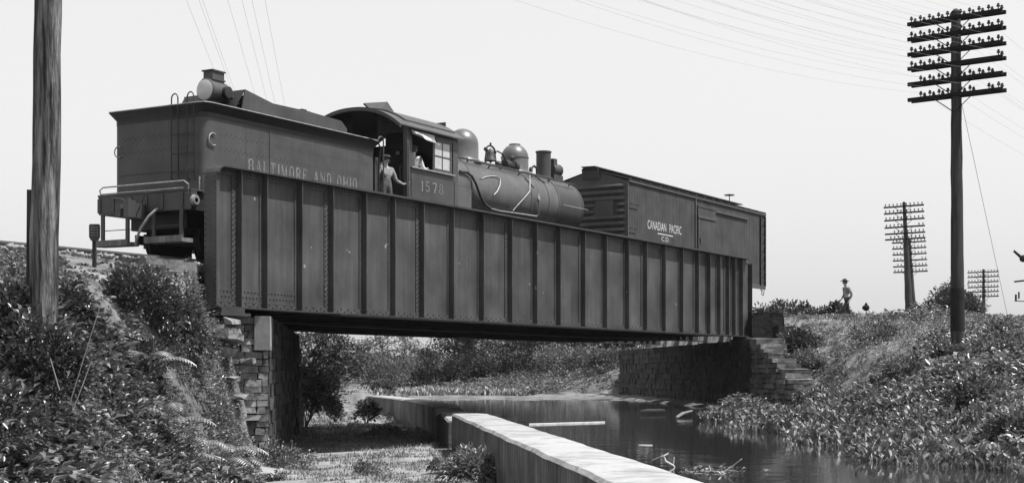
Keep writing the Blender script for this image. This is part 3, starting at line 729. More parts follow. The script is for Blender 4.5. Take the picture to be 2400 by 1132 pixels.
# ---------------------------------------------------------------- engine cab
CY0, CY1 = 1.15, 3.85; CU0, CU1 = 8.35, 10.66
def wallpart(name, boxes, m=M['tender'], parent=eng):
    b = MB()
    for q in boxes: b.box(*q)
    return b.build(name, m, parent)
WT = 7.42
wx0, wx1, sx0, sx1, zs, ztw = 8.50, 9.38, 9.46, 10.36, 6.44, 7.30
for y0, y1, nm in ((CY0, CY0+.04, 0), (CY1-.04, CY1, 1)):
    wallpart('cab_side', [(CU0-.02, CU1, y0, y1, 4.9, zs-.03), (CU0-.02, wx0, y0+.001, y1-.001, zs-.03, WT), (sx1+.06, CU1, y0+.001, y1-.001, zs-.03, WT), (wx0, sx1+.06, y0+.001, y1-.001, ztw, WT+.04)]+([(CU0-.10, CU0-.021, y0-.02, y1+.06, 4.9, WT)] if nm == 0 else []))
wallpart('cab_side', [(8.45, 10.5, CY0-.012, CY0-.001, 5.62, 5.64), (10.47, 10.5, CY0-.012, CY0-.001, 5.64, 6.28), (8.45, 8.48, CY0-.012, CY0-.001, 5.64, 6.28)])
wallpart('window_sill', [(8.42, sx1+.08, CY0-.06, CY0+.06, zs-.03, zs+.005)], M['lightrod'])
wf = wallpart('window_sash', [(sx0, sx0+.09, CY0+.0, CY0+.03, zs+.006, ztw), (sx1-.09, sx1, CY0, CY0+.03, zs+.006, ztw), (sx0+.09, sx1-.09, CY0, CY0+.03, zs+.006, zs+.09), (sx0+.09, sx1-.09, CY0, CY0+.03, ztw-.08, ztw), (9.895, 9.925, CY0+.001, CY0+.029, zs+.09, ztw-.08), (sx0+.09, 9.895, CY0+.001, CY0+.029, 6.84, 6.87), (9.925, sx1-.09, CY0+.001, CY0+.029, 6.84, 6.87)])
wallpart('pane', [(sx0+.05, sx1-.05, CY0+.012, CY0+.018, zs+.05, ztw-.04)], M['glass'], wf)
wallpart('cab_side', [(7.2, CU0-.03, CY1-.04, CY1, 4.9, 7.5), (8.5, 9.3, CY1-.05, CY1-.041, 6.2, 7.45)], M['interior'])  # dark sheets added to close the far side against bright sky
wallpart('cab_front', [(CU1-.04, CU1-.001, CY0+.041, CY1-.041, 4.9, WT), (CU1-.038, CU1-.003, CY0+.38, CY1-.38, WT, 7.9)])
wallpart('cab_floor', [(7.25, CU1-.05, CY0+.05, CY1-.05, 4.82, 4.9)], M['interior'])
# roof: arched shell
def roofz(y, dz=0): return 7.94+dz-.52*abs((y-YC)/1.5)**2.3
def shell(b, u0, u1, y0, y1, dz, th, n=24):
    for i in range(n):
        ya, yb = y0+(y1-y0)*i/n, y0+(y1-y0)*(i+1)/n
        za, zb = roofz(ya, dz), roofz(yb, dz)
        b.add([(u0, ya, za), (u1, ya, za), (u1, yb, zb), (u0, yb, zb), (u0, ya, za-th), (u1, ya, za-th), (u1, yb, zb-th), (u0, yb, zb-th)], [(0,1,2,3), (4,7,6,5), (0,4,5,1), (2,6,7,3), (0,3,7,4), (1,5,6,2)])
b = MB(); shell(b, 7.75, 10.78, YC-1.50, YC+1.50, 0, .035); shell(b, 8.25, 10.6, YC-1.30, YC+1.30, .045, .04); shell(b, 7.74, 7.82, YC-1.49, YC+1.49, -.036, .06)
b.build('cab_roof', M['tender'], eng)
b = MB(); n = 20
for side in (0, 1):   # rear arch boards under the roof
    uu_ = CU0-.02; b = MB()
    for i in range(n):
        ya, yb = CY0+(CY1-CY0)*i/n, CY0+(CY1-CY0)*(i+1)/n
        if .9 < ya-CY0 < 1.7 or (ya-CY0 > 1.3) != bool(side): continue
        b.add([(uu_, ya, roofz(ya)-.04), (uu_, yb, roofz(yb)-.04), (uu_, yb, 7.3), (uu_, ya, 7.3), (uu_+.04, ya, roofz(ya)-.04), (uu_+.04, yb, roofz(yb)-.04), (uu_+.04, yb, 7.3), (uu_+.04, ya, 7.3)], [(0,3,2,1), (4,5,6,7), (0,1,5,4), (3,7,6,2), (0,4,7,3), (1,2,6,5)])
    b.build('cab_rear_arch', M['interior'], eng)
b = MB(); b.box(8.35, 8.42, 2.9, 3.05, 4.9, 7.3); b.box(8.37, 8.44, CY1-.6, CY1-.05, 4.9, 6.3); b.build('cab_post', M['tender'], eng)
b = MB(); hq = [Vector((at(px_, py_, y_)[0], y_, at(px_, py_, y_)[1])) for px_, py_, y_ in ((882, 269, 2.2), (933, 277, 2.2), (908, 239, 2.5), (853, 242, 2.5))]
b.add(hq+[v-Vector((0, -.03, .03)) for v in hq], [(0,1,2,3), (7,6,5,4), (0,4,5,1), (1,5,6,2), (2,6,7,3), (3,7,4,0)]); b.build('roof_hatch', M['black'], eng)
b = MB()
rows = []
for i in range(9):
    t = i/8; u = 8.42+t*1.05; sag = .03*math.sin(PI*t)
    rows.append([(u, CY0-.03, 7.36-.0*t), (u, CY0-.10-.06*math.sin(3*t+1), 7.28-.1*t), (u, CY0-.17-.05*math.sin(9*t), 7.27-.16*t+sag*math.sin(11*t)), (u, CY0-.165-.05*math.sin(9*t), 7.25-.16*t), (u, CY0-.09, 7.24-.1*t), (u, CY0-.028, 7.33)])
loftz(b, rows); b.build('window_awning', M['canvas'], eng)
# backhead and details inside
b = MB(); b.lathe((9.6, YC, 6.3), [(.8, 0), (.86, .03), (.86, 1.04)], 28, 'x'); b.build('boiler_backhead', M['interior'], eng)
b = MB()
for yy, zz in ((2.0, 6.9), (2.3, 7.0), (2.6, 6.8), (1.8, 6.6)): b.lathe((9.5, yy, zz), [(.05, 0), (.05, .06)], 10, 'x')
rod(b, [(9.5, 2.2, 6.3), (9.2, 2.0, 6.6)], .02); b.build('gauge', M['lightrod'], eng)
# handrail at the gangway
b = MB(); rod(b, [(7.35, 1.22, 4.9), (7.35, 1.22, 6.9)]+[(7.35-.11+.11*math.cos(math.radians(t)), 1.22, 6.9+.13*math.sin(math.radians(t))) for t in range(20, 161, 20)], .02); b.build('handrail', M['tender'], ten)
b = MB(); b.box(TU1+.001, 7.12, YN+.02, YN+.06, 4.9, 6.5); b.build('front_sheet', M['tender'], ten); b = MB(); b.box(TU1+.001, 7.12, YF-.06, YF-.02, 4.9, 6.5); b.build('front_sheet', M['tender'], ten)
b = MB(); rod(b, [(6.5, YN-.15, 6.88), (6.9, YN-.14, 6.84), (7.06, YN-.1, 6.70), (7.10, YN-.02, 6.4), (7.10, YN-.02, 5.0)], .022); b.build('corner_bead', M['black'], ten)
b = MB(); rod(b, [(8.24, CY0-.06, 5.1), (8.24, CY0-.06, 7.0)], .014); b.build('cab_handrail', M['rod'], eng)
serif_text('1578', 8.86, 9.98, 5.88, 6.13, CY0-.008, M['faint'], eng, 'number')
# ---------------------------------------------------------------- boiler
BZ = 6.38
b = MB(); b.lathe((CU1-.02, YC, BZ), [(.93, 0), (.93, 1.3), (.90, 1.42), (.90, 6.5)], 48, 'x'); b.box(CU1, 12.0, YC-.93, YC+.93, 5.2, BZ-.1); b.build('boiler', M['boiler'], eng)
b = MB()
for x, r, w in ((12.05, .915, .05), (15.4, .912, .06), (16.45, .912, .05), (17.08, .912, .06)): b.lathe((x, YC, BZ), [(r-.02, 0), (r, .004), (r, w-.004), (r-.02, w)], 48, 'x')
b.build('boiler_band', M['boiler'], eng)
b = MB(); b.lathe((17.145, YC, BZ), [(.86, 0), (.86, 1.55), (.875, 1.56), (.875, 1.62), (.80, 1.66), (.78, 1.72), (.3, 1.80), (.02, 1.80)], 48, 'x')
for k in range(40):
    a = 2*PI*k/40; b.rivet(18.72, YC+.86*math.cos(a), BZ+.86*math.sin(a), .015, 'y')
b.build('smokebox', M['smokebox'], eng)
def dome(c, r, zb, zt, name, cap=False):
    zc = zt-r*1.0
    pr = [(r+.10, zb-.12), (r+.03, zb), (r, zb+.05), (r, zc)]+[(r*math.cos(math.radians(t)), zc+r*math.sin(math.radians(t))) for t in range(8, 86, 8)]
    if cap: pr = [p for p in pr if p[0] > r*.36]+[(r*.42, pr[-4][1] if False else zt-.05), (r*.42, zt), (.01, zt)]
    else: pr.append((.005, zt))
    b = MB(); b.lathe((c, YC, 0), pr, 36); b.build(name, M['dome'], eng)
dome(13.02, .45, 7.25, 8.14, 'steam_dome'); dome(15.95, .41, 7.25, 8.09, 'sand_dome', True)
b = MB(); b.lathe((15.95, YC, 0), [(.415, 7.66), (.425, 7.665), (.425, 7.69), (.415, 7.695)], 36); b.build('dome_band', M['dome'], eng)
b = MB(); b.lathe((17.72, YC, 0), [(.36, 7.1), (.27, 7.2), (.235, 7.28), (.228, 7.36), (.228, 8.05), (.25, 8.06), (.25, 8.10), (.20, 8.10), (.19, 7.9)], 30); b.build('smokestack', M['smokebox'], eng)
# bell
b = MB(); bc = (14.55, YC, 0)
b.lathe(bc, [(.185, 7.42), (.18, 7.45), (.13, 7.52), (.11, 7.64), (.10, 7.70), (.05, 7.76), (.02, 7.78)], 22); b.sphere((14.55, YC, 7.39), .035); b.build('bell', M['smokebox'], eng)
b = MB()
for sg in (-1, 1): rod(b, [(14.55+sg*.12, YC, 7.25), (14.55+sg*.27, YC, 7.3), (14.55+sg*.30, YC, 7.42), (14.55+sg*.25, YC, 7.6), (14.55+sg*.24, YC, 7.68)], .028, 8); b.sphere((14.55+sg*.25, YC, 7.72), .06) if False else None
for sg in (-1, 1): b.sphere((14.55+sg*.25, YC, 7.72), .055, n=8, m=6)
rod(b, [(14.55+.25*math.cos(math.radians(t)), YC, 7.70+.16*math.sin(math.radians(t))) for t in range(0, 181, 15)], .028, 8); rod(b, [(14.55, YC, 7.84), (14.55, YC, 7.95)], .03, 8); rod(b, [(14.23, YC, 7.74), (14.33, YC, 7.7)], .05, 8)
b.build('bell_yoke', M['black'], eng)
b = MB(); b.lathe((14.9, YC-.25, 7.36), [(.02, 0), (.13, .02), (.13, .3), (.09, .33), (.09, .5), (.15, .52), (.15, .68), (.02, .7)], 18, 'x'); b.sphere((14.85, YC-.1, 7.34), .11); b.lathe((15.3, YC-.3, 7.3), [(.07, 0), (.07, .26), (.1, .28), (.02, .34)], 12); rod(b, [(14.6, YC-.2, 7.7), (14.9, YC-.2, 7.65), (15.1, YC-.2, 7.45), (15.25, YC-.2, 7.4)], .022)
b.build('turbo_generator', M['black'], eng)
b = MB(); rod(b, [(16.45, YC-.3, 7.42), (16.6, YC-.3, 7.50), (16.75, YC-.3, 7.45), (16.78, YC-.3, 7.2)], .035, 8); b.lathe((16.4, YC-.3, 7.3), [(.06, 0), (.06, .1), (.03, .14)], 10); b.build('check_valve', M['black'], eng)
# front headlight behind the stack
b = MB(); hx = 18.45
b.lathe((hx-.3, YC, 7.60), [(.02, 0), (.17, .03), (.185, .08), (.185, .42), (.20, .43), (.20, .5), (.02, .5)], 24, 'x'); b.box(hx-.3, hx-.08, YC-.13, YC+.13, 7.70, 7.93, .004); b.box(hx-.35, hx+.25, YC-.16, YC+.16, 7.2, 7.44)
b.build('headlight', M['smokebox'], eng)
# handrails and pipes
def onpix(px, py, r):
    # where the sight line to a measured point meets the boiler cylinder
    o_ = W(0, 0, EYE); d_ = (pz(px, py, 10)-o_); oy, oz = o_.y-YC, o_.z-BZ
    A_ = d_.y**2+d_.z**2; B_ = 2*(oy*d_.y+oz*d_.z); C_ = oy*oy+oz*oz-r*r; D_ = max(B_*B_-4*A_*C_, 0)
    return o_+d_*((-B_-math.sqrt(D_))/(2*A_))
def onb(u, ang, r=.95): a = math.radians(ang); return (u, YC-r*math.cos(a), BZ+r*math.sin(a))
b = MB(); rod(b, [onb(10.7, 47, 1.0), onb(18.55, 47, 1.0)], .017)
for u in (11.6, 13.4, 15.1, 16.9, 18.2): rod(b, [onb(u, 47, .9), onb(u, 47, 1.01)], .02); b.sphere(onb(u, 47, 1.0), .028, n=8, m=6)
b.build('boiler_handrail', M['rod'], eng)
b = MB(); rod(b, [onb(10.7, 55, .97), onb(17.3, 55, .97)], .022)
for u in (12.4, 14.2, 16.0): b.tube([onb(u, 52, .9), onb(u, 57, .99)], .03, 6)
rod(b, [onb(16.9, 30, .9), onb(18.6, 14, .93)], .012) if False else None
b.build('sand_pipe', M['rod'], eng)
b = MB(); P0 = [onpix(x_, y_, .985) for x_, y_ in ((1078, 402), (1094, 404), (1106, 413), (1116, 432), (1126, 460), (1136, 479), (1150, 489), (1172, 495), (1215, 501), (1256, 507), (1262, 503), (1262, 470))]
b.tube(P0[:7], .036, 8); b.build('injector_pipe', M['rod'], eng)
b = MB(); b.tube(P0[6:], .022, 8); b.lathe((P0[-1].x, P0[-1].y, P0[-1].z-.05), [(.03, 0), (.05, .03), (.05, .12), (.025, .16), (.02, .3)], 10); b.build('delivery_pipe', M['lightrod'], eng)
b = MB(); b.tube([onpix(x_, y_, .925) for x_, y_ in ((1129, 419), (1138, 415), (1152, 413), (1166, 414), (1173, 421), (1172, 434), (1166, 448), (1158, 457))], .016, 6); b.build('white_pipe', M['pipe'], eng)
b = MB(); b.tube([onpix(x_, y_, .94) for x_, y_ in ((1242, 408), (1242, 430), (1242, 448), (1230, 463), (1216, 478), (1202, 494))], .014, 6); b.build('white_pipe', M['pipe'], eng)
b = MB(); rod(b, [onb(17.3, -2, .9), onb(17.3, -2, .94), onb(18.9, -2, .94), onb(18.9, -2, .9)], .013); b.build('smokebox_rail', M['lightrod'], eng)
b = MB(); b.tube([onb(15.3, 40, .93), onb(15.6, 20, .925)], .014, 6); b.tube([onb(16.2, 55, .93), onb(16.5, 38, .925)], .014, 6); b.build('small_pipe', M['rod'], eng)
# running gear
b = MB(); b.box(CU1, 18.9, YC-1.35, YC-.93, 5.25, 5.3); b.box(CU1, 18.9, YC+.93, YC+1.35, 5.25, 5.3); b.build('running_board', M['black'], eng)
b = MB(); b.box(7.6, 19.2, YC-.6, YC-.45, 4.4, 5.0); b.box(7.6, 19.2, YC+.45, YC+.6, 4.4, 5.0); b.box(18.9, 19.2, YC-1.3, YC+1.3, 4.5, 4.95); b.box(16.9, 18.3, YC-.7, YC+.7, 4.6, 5.7); b.build('frame', M['black'], eng)
for sg in (-1, 1):
    b = MB(); b.lathe((17.0, YC+sg*1.05, 4.85), [(.36, 0), (.38, .03), (.38, 1.2), (.36, 1.23)], 24, 'x'); b.build('cylinder', M['black'], eng)
    b = MB(); b.box(10.6, 15.6, YC+sg*.98-.04, YC+sg*.98+.04, 4.2, 4.3); b.box(13, 17, YC+sg*1.05-.04, YC+sg*1.05+.04, 4.28, 4.4); b.build('side_rod', M['rod'], eng)
for x in (10.6, 12.9, 15.2):
    b = MB(); wheelset(b, x, .65); b.build('driving_wheels', M['black'], eng)
# ---------------------------------------------------------------- boxcar
car = thing('boxcar', (27, YC, 3.66), 'wooden sided boxcar with a ribbed steel end and white lettering, right of the locomotive', 'boxcar')
C0, C1 = 21.0, 33.4; CS, CE = 4.66, 7.50
b = MB(); nb = 96; L = (C1-C0)/nb
b.box(C0+.03, C1-.03, YN+.02, YF-.02, CS+.02, CE-.03)
for i in range(nb):
    for y0, y1 in ((YN, YN+.019), (YF-.019, YF)):
        b.box(C0+i*L+.004, C0+(i+1)*L-.004, y0+random.uniform(0, .003), y1, CS+.05, CE-.06)
b.build('side_boards', M['boxcar'], car)
b = MB(); b.box(C0+.0, C1, YN-.03, YN+.06, CS-.12, CS+.045); b.box(C0, C1, YF-.06, YF+.03, CS-.12, CS+.045); b.box(C0, C1, YN-.05, YN+.02, CE-.055, CE+.02); b.box(C0, C1, YF-.02, YF+.05, CE-.055, CE+.02)
b.box(C0+.2, C1-.2, YC-.3, YC+.3, CS-.35, CS); b.build('frame', M['boxcar_end'], car)
# ribbed end
b = MB(); b.box(C0-.02, C0+.028, YN-.02, YF+.02, CS, CE-.02)
b.prism([(0, 0)]*3, 0, 0) if False else None
b.add([(C0-.02, YN, CE-.02), (C0-.02, YF, CE-.02), (C0-.02, YC, CE+.40), (C0+.02, YN, CE-.02), (C0+.02, YF, CE-.02), (C0+.02, YC, CE+.40)], [(0,2,1), (3,4,5), (0,3,5,2), (2,5,4,1)])
def rib(z, ya, yb):
    r = .078; n = 6; x = C0-.02; vs = []
    for yy, sc in ((ya, .1), (ya+.12, 1), (yb-.12, 1), (yb, .1)):
        for k in range(n+1):
            a = PI*k/n; vs.append((x-r*1.1*math.sin(a)*sc, yy, z+r*math.cos(a)*(.5+.5*sc)))
    b.add(vs, [(i*(n+1)+k, i*(n+1)+k+1, (i+1)*(n+1)+k+1, (i+1)*(n+1)+k) for i in range(3) for k in range(n)])
for i, z in enumerate(np.arange(CS+.2, CE-.1, .205)):
    if 6.35 < z < 6.8: rib(z, YN+.08, YN+.42); rib(z, YN+1.2, YF-.08)
    else: rib(z, YN+.08, YF-.08)
b.build('ribbed_end', M['boxcar_end'], car)
b = MB(); b.box(C0-.09, C0-.03, YN+.48, YN+1.12, 6.35, 6.86); b.build('end_panel', M['boxcar_end'], car)
b = MB(); b.box(C1-.0, C1+.03, YN-.02, YF+.02, CS, CE-.02); b.build('far_end', M['boxcar_end'], car)
# roof
b = MB()
b.add([(C0-.04, YN-.06, CE+.021), (C1+.04, YN-.06, CE+.021), (C1+.04, YC, CE+.40), (C0-.04, YC, CE+.40), (C0-.04, YF+.06, CE+.021), (C1+.04, YF+.06, CE+.021)], [(0,1,2,3), (3,2,5,4)])
for i in range(17):
    x = C0+.1+i*(C1-C0-.2)/16
    for s in (-1, 1):
        b.add([(x-.03, YC+s*1.37, CE+.02), (x+.03, YC+s*1.37, CE+.02), (x+.03, YC, CE+.405), (x-.03, YC, CE+.405), (x-.03, YC+s*1.37, CE+.07), (x+.03, YC+s*1.37, CE+.07), (x+.03, YC, CE+.45), (x-.03, YC, CE+.45)], [(0,3,2,1), (4,5,6,7), (0,1,5,4), (2,3,7,6), (1,2,6,5), (3,0,4,7)])
b.build('roof', M['boxcar_end'], car, smooth=False)
b = MB(); b.box(C0-.30, C1+.3, YC-.25, YC+.25, CE+.47, CE+.50, .004); b.box(C0-.22, C0-.18, YC-.22, YC+.22, CE+.40, CE+.468); b.build('roof_walk', M['boxcar_end'], car)
b = MB(); b.prism([(0,0)]*3, 0, 0) if False else None
b.add([(C0-.05, YC-.35, CE+.30), (C0-.05, YC+.35, CE+.30), (C0-.27, YC+.2, CE+.46), (C0-.27, YC-.2, CE+.46), (C0-.05, YC-.12, CE+.02), (C0-.05, YC+.12, CE+.02)], [(0,1,2,3), (0,3,2,1)]); b.obox((C0-.06, YC-.3, CE+.1), (-.02, 0, 0), (0, .6, 0), (-.1, 0, .34)); b.build('walk_bracket', M['boxcar_end'], car)
# door and its track
dx0, dx1 = at(1632, 500, YN)[0], at(1673, 500, YN)[0]
dr = MB(); dr.box(dx0, dx1, YN-.07, YN-.03, CS+.1, 7.22); dr.box(dx0, dx1, YN-.085, YN-.071, 7.16, 7.22)
d = dr.build('door', M['boxcar'], car)
b = MB(); b.box(dx0-.02, dx1+.02, YN-.10, YN-.086, 6.78, 6.86); b.box(dx0+.02, dx0+.08, YN-.085, YN-.0705, CS+.1, 6.77); b.box(dx0+.15, dx0+.22, YN-.12, YN-.075, 5.9, 6.05); b.build('door_bar', M['boxcar_end'], d)
b = MB(); b.box(dx0-.14, dx0-.05, YN-.04, YN-.001, CS+.06, CE-.06); b.build('door_post', M['boxcar_end'], car); b = MB(); b.box(dx1+.02, dx1+.08, YN-.03, YN-.001, CS+.06, 7.2); b.build('door_post', M['boxcar_end'], car)
b = MB(); b.box(dx1+.03, 31.5, YN-.06, YN-.005, 7.12, 7.18); b.build('door_track', M['boxcar_end'], car)
b = MB()
for z in np.arange(CS+.2, CE-.1, .34): rod(b, [(C1-.55, YN-.02, z), (C1-.55, YN-.09, z), (C1-.12, YN-.09, z), (C1-.12, YN-.02, z)], .014)
b.box(C1-.60, C1-.56, YN-.07, YN-.001, CS, CE-.1); b.box(C1-.10, C1-.06, YN-.07, YN-.001, CS, CE-.1); b.build('ladder', M['black'], car)
b = MB()
rod(b, [(C0+.12, YN-.01, 6.75), (C0+.12, YN-.07, 6.75), (C0+.72, YN-.07, 6.75), (C0+.72, YN-.01, 6.75)], .013); rod(b, [(C0+.12, YN-.01, 5.95), (C0+.12, YN-.07, 5.95), (C0+.6, YN-.07, 5.95), (C0+.6, YN-.01, 5.95)], .013); b.build('grab_iron', M['black'], car)
b = MB(); bu = 31.9; rod(b, [(bu, YC-.4, CE+.3), (bu, YC-.4, CE+.68)], .018); b.lathe((bu, YC-.4, CE+.66), [(.17, 0), (.2, .0), (.2, .03), (.17, .03), (.17, 0.001)], 20); b.box(bu-.19, bu+.19, YC-.42, YC-.38, CE+.665, CE+.685); b.sphere((bu, YC-.4, CE+.68), .05, n=8, m=6); b.build('brake_wheel', M['black'], car)
b = MB(); rod(b, [(C1-.3, YN, CS), (C1-.3, YN+.02, 4.32), (C1-.18, YN+.02, 4.30)], .016); rod(b, [(C1-.05, YN, CS), (C1-.12, YN+.02, 4.30)], .016); rod(b, [(C1+.02, YN+.3, 4.75), (C1+.15, YN+.2, 4.48)], .012); b.build('sill_step', M['black'], car)
font_text('CANADIAN   PACIFIC', 22.5, 25.25, 6.05, 6.34, YN-.008, M['white'], car, 'lettering')
b = MB(); b.add([(23.3, YN-.008, 5.93), (24.55, YN-.008, 5.93), (24.55, YN-.008, 5.965), (23.3, YN-.008, 5.965)], [(0,1,2,3)]); b.build('rule_line', M['white'], car)
font_text('C.D.', 23.6, 24.25, 5.72, 5.87, YN-.008, M['white'], car, 'small_lettering')
for x in (22.1, 23.7, 29.6, 31.1):
    b = MB(); wheelset(b, x, .42); b.build('wheelset', M['black'], car)
for x0 in (21.8, 29.3):
    b = MB()
    for y in (YC-1.05, YC+.95): b.box(x0, x0+2.2, y, y+.1, 4.0, 4.25); b.box(x0+.7, x0+1.5, y, y+.1, 3.85, 3.999)
    b.box(x0+.9, x0+1.3, YC-.9, YC+.9, 4.1, 4.35); b.build('truck_frame', M['black'], car)
# ---------------------------------------------------------------- people
def skinmesh(name, nodes, edges, m, parent, sub=2):
    me = bpy.data.meshes.new(name); off = ORG[parent.name] if parent is not None else Vector((0,0,0))
    me.from_pydata([Vector(p[:3])-off for p in nodes], edges, []); me.update()
    o = bpy.data.objects.new(name, me); COL.objects.link(o); ORG[o.name] = off
    if parent is not None: o.parent = parent
    sk = o.modifiers.new('Skin', 'SKIN'); sk.use_smooth_shade = True
    if not me.skin_vertices: me.skin_vertices.new()
    for i, p in enumerate(nodes):
        r = p[3] if len(p) == 4 else (p[3], p[4]); r = (r, r) if not isinstance(r, tuple) else r
        me.skin_vertices[0].data[i].radius = r
    me.skin_vertices[0].data[0].use_root = True
    s = o.modifiers.new('Subdivision', 'SUBSURF'); s.levels = sub; s.render_levels = sub
    me.materials.append(m); return o
def person(base, yaw, pose, label, shirt, lower, hat='cap', scale=1.0, bib=False):
    """pose: joints in the figure's own frame, x right, y forward, z up"""
    root = thing('person', base, label, 'person')
    cy, sy = math.cos(yaw), math.sin(yaw); B = Vector(base)
    def T(p): x, y, z = [c*scale for c in p[:3]]; return (B.x+x*cy-y*sy, B.y+x*sy+y*cy, B.z+z)
    def nd(p, r): t = T(p); return (t[0], t[1], t[2], r*scale)
    J = pose
    names = []; nodes = []; edges = []
    def addn(k, r): names.append(k); nodes.append(nd(J[k], r))
    for k, r in (('pelvis', .115), ('waist', .105), ('chest', .125), ('neck', .055), ('headb', .06), ('head', .088), ('crown', .075)): addn(k, r)
    edges += [(i, i+1) for i in range(6)]
    for s in ('L', 'R'):
        i = len(nodes)
        for k, r in (('sh', .058), ('el', .042), ('wr', .028), ('palm', .036)): addn(k+s, r)
        edges += [(2, i), (i, i+1), (i+1, i+2), (i+2, i+3)]
        pr = Vector(J['palm'+s]); wr = Vector(J['wr'+s]); dd = (pr-wr).normalized(); side = dd.cross(Vector((0, 1, .2))).normalized(); curl = side.cross(dd).normalized()
        for f in range(4):
            ln = (.075, .085, .08, .062)[f]; o0 = pr+side*(.027-.018*f)+dd*.02
            a = len(nodes); nodes.append(nd(tuple(o0+dd*ln*.5), .0095)); nodes.append(nd(tuple(o0+dd*ln*.75+curl*ln*.45), .008)); edges += [(i+3, a), (a, a+1)]
        a = len(nodes); nodes.append(nd(tuple(pr+side*.05+dd*.005), .011)); nodes.append(nd(tuple(pr+side*.06+dd*.045+curl*.02), .009)); edges += [(i+3, a), (a, a+1)]
        i = len(nodes)
        for k, r in (('hip', .088), ('kn', .058), ('an', .042), ('toe', .035)): addn(k+s, r)
        edges += [(0, i), (i, i+1), (i+1, i+2), (i+2, i+3)]
    skinmesh('body', nodes, edges, M['skin'], root)
    # shirt
    n2 = [nd(J['waist'], .13), nd(J['chest'], .15)]; nk = Vector(J['neck']); ch = Vector(J['chest']); n2.append(nd(tuple(ch.lerp(nk, .75)), .075)); e2 = [(0, 1), (1, 2)]
    for s in ('L', 'R'):
        i = len(n2); n2 += [nd(J['sh'+s], .078), nd(J['el'+s], .058), nd(tuple(Vector(J['el'+s]).lerp(Vector(J['wr'+s]), .82)), .044)]; e2 += [(1, i), (i, i+1), (i+1, i+2)]
    skinmesh('shirt', n2, e2, M[shirt], root)
    # trousers or bib overalls
    n3 = [nd(J['pelvis'], .14)]; e3 = []
    for s in ('L', 'R'):
        i = len(n3); n3 += [nd(J['hip'+s], .108), nd(J['kn'+s], .078), nd(J['an'+s], .068)]; e3 += [(0, i), (i, i+1), (i+1, i+2)]
    i = len(n3); n3 += [nd(J['waist'], .142)]; e3.append((0, i))
    if bib: n3.append(nd(tuple(Vector(J['waist']).lerp(ch, .8)), .150)); e3.append((i, i+1))
    skinmesh('overalls' if bib else 'trousers', n3, e3, M[lower], root)
    for s in ('L', 'R'):
        a, t_ = Vector(J['an'+s]), Vector(J['toe'+s]); skinmesh('shoe', [nd(tuple(a-Vector((0, 0, .02))), .055), nd(tuple(a.lerp(t_, .6)), .052), nd(tuple(t_), .045)], [(0, 1), (1, 2)], M['black'], root, 1)
    # face, ears, hair and hat
    h = Vector(J['head']); f = Vector(J.get('face', (0, 1, 0))).normalized(); r_ = f.cross(Vector((0, 0, 1))).normalized()
    b = MB()
    def sp(c, r, sx=1, sy=1, sz=1): b.sphere(T(tuple(c)), r*scale, sx, sy, sz, 10, 7)
    sp(h+f*.095+Vector((0, 0, -.012)), .016, 1, 1, 1.4); sp(h+r_*.088, .02, .7, .9, 1.4); sp(h-r_*.088, .02, .7, .9, 1.4); b.build('nose_and_ears', M['skin'], root)
    b = MB()
    for sg in (-1, 1): sp(h+f*.083+r_*sg*.034+Vector((0, 0, .012)), .011)
    sp(h+f*.086+Vector((0, 0, -.05)), .016, 1.2, 1.2, .35); b.build('eyes_and_mouth', M['cap'], root)
    b = MB(); sp(h-f*.022+Vector((0, 0, .02)), .098, 1, 1, .9); b.build('hair', M['cap'], root)
    b = MB(); c = h+Vector((0, 0, .07))
    if hat == 'cap': sp(c+Vector((0, 0, .01)), .118, 1, 1, .52); sp(c+f*.10+Vector((0, 0, -.01)), .075, 1, 1, .16)
    else: sp(c+Vector((0, 0, .03)), .10, 1, 1, .75); sp(c+Vector((0, 0, .0)), .20, 1, 1, .10)
    b.build('cap' if hat == 'cap' else 'hat', M['cap'], root)
    return root
base = dict(pelvis=(0, 0, .95), waist=(0, 0, 1.10), chest=(0, 0, 1.33), neck=(0, 0, 1.48), headb=(0, .01, 1.55), head=(0, .02, 1.63), crown=(0, .01, 1.69),
            hipL=(-.10, 0, .90), hipR=(.10, 0, .90), knL=(-.11, .01, .50), knR=(.11, .02, .50), anL=(-.11, 0, .09), anR=(.12, 0, .09), toeL=(-.12, .14, .04), toeR=(.15, .14, .04))
# brakeman in the gangway: facing the viewer, one hand up on the grab iron, the other on the cab post
p1 = dict(base); p1.update(shR=(.19, 0, 1.40), elR=(.30, .04, 1.16), wrR=(.22, .10, 1.38), palmR=(.21, .11, 1.46), shL=(-.19, 0, 1.40), elL=(-.31, .02, 1.13), wrL=(-.53, .05, 1.06), palmL=(-.61, .05, 1.10), face=(0, 1, 0))
yaw = math.atan2(-1, -.35)-PI/2
person((7.72, 1.42, 4.9), yaw, {k: v for k, v in p1.items()}, 'man in overalls and flat cap standing in the gangway between tender and cab', 'greyshirt', 'overall', bib=True)
p2 = dict(base); p2.update(pelvis=(0, 0, .62), waist=(0, .02, .78), chest=(0, .04, 1.02), neck=(0, .05, 1.17), headb=(0, .07, 1.23), head=(0, .09, 1.31), crown=(0, .08, 1.37), hipL=(-.1, .04, .60), hipR=(.1, .04, .60), knL=(-.12, .42, .58), knR=(.12, .42, .58), anL=(-.12, .44, .12), anR=(.12, .44, .12), toeL=(-.12, .58, .06), toeR=(.12, .58, .06),
                           shL=(-.19, .03, 1.09), elL=(-.25, .22, .90), wrL=(-.18, .40, .95), palmL=(-.17, .47, .97), shR=(.19, .03, 1.09), elR=(.24, .16, .84), wrR=(.20, .38, .86), palmR=(.19, .46, .88), face=(0, 1, -.05))
person((8.80, 1.36, 5.60), -PI/2+.12, p2, 'engineer in a pale shirt and cap seated at the open cab window, seen from behind', 'shirt', 'trousers')
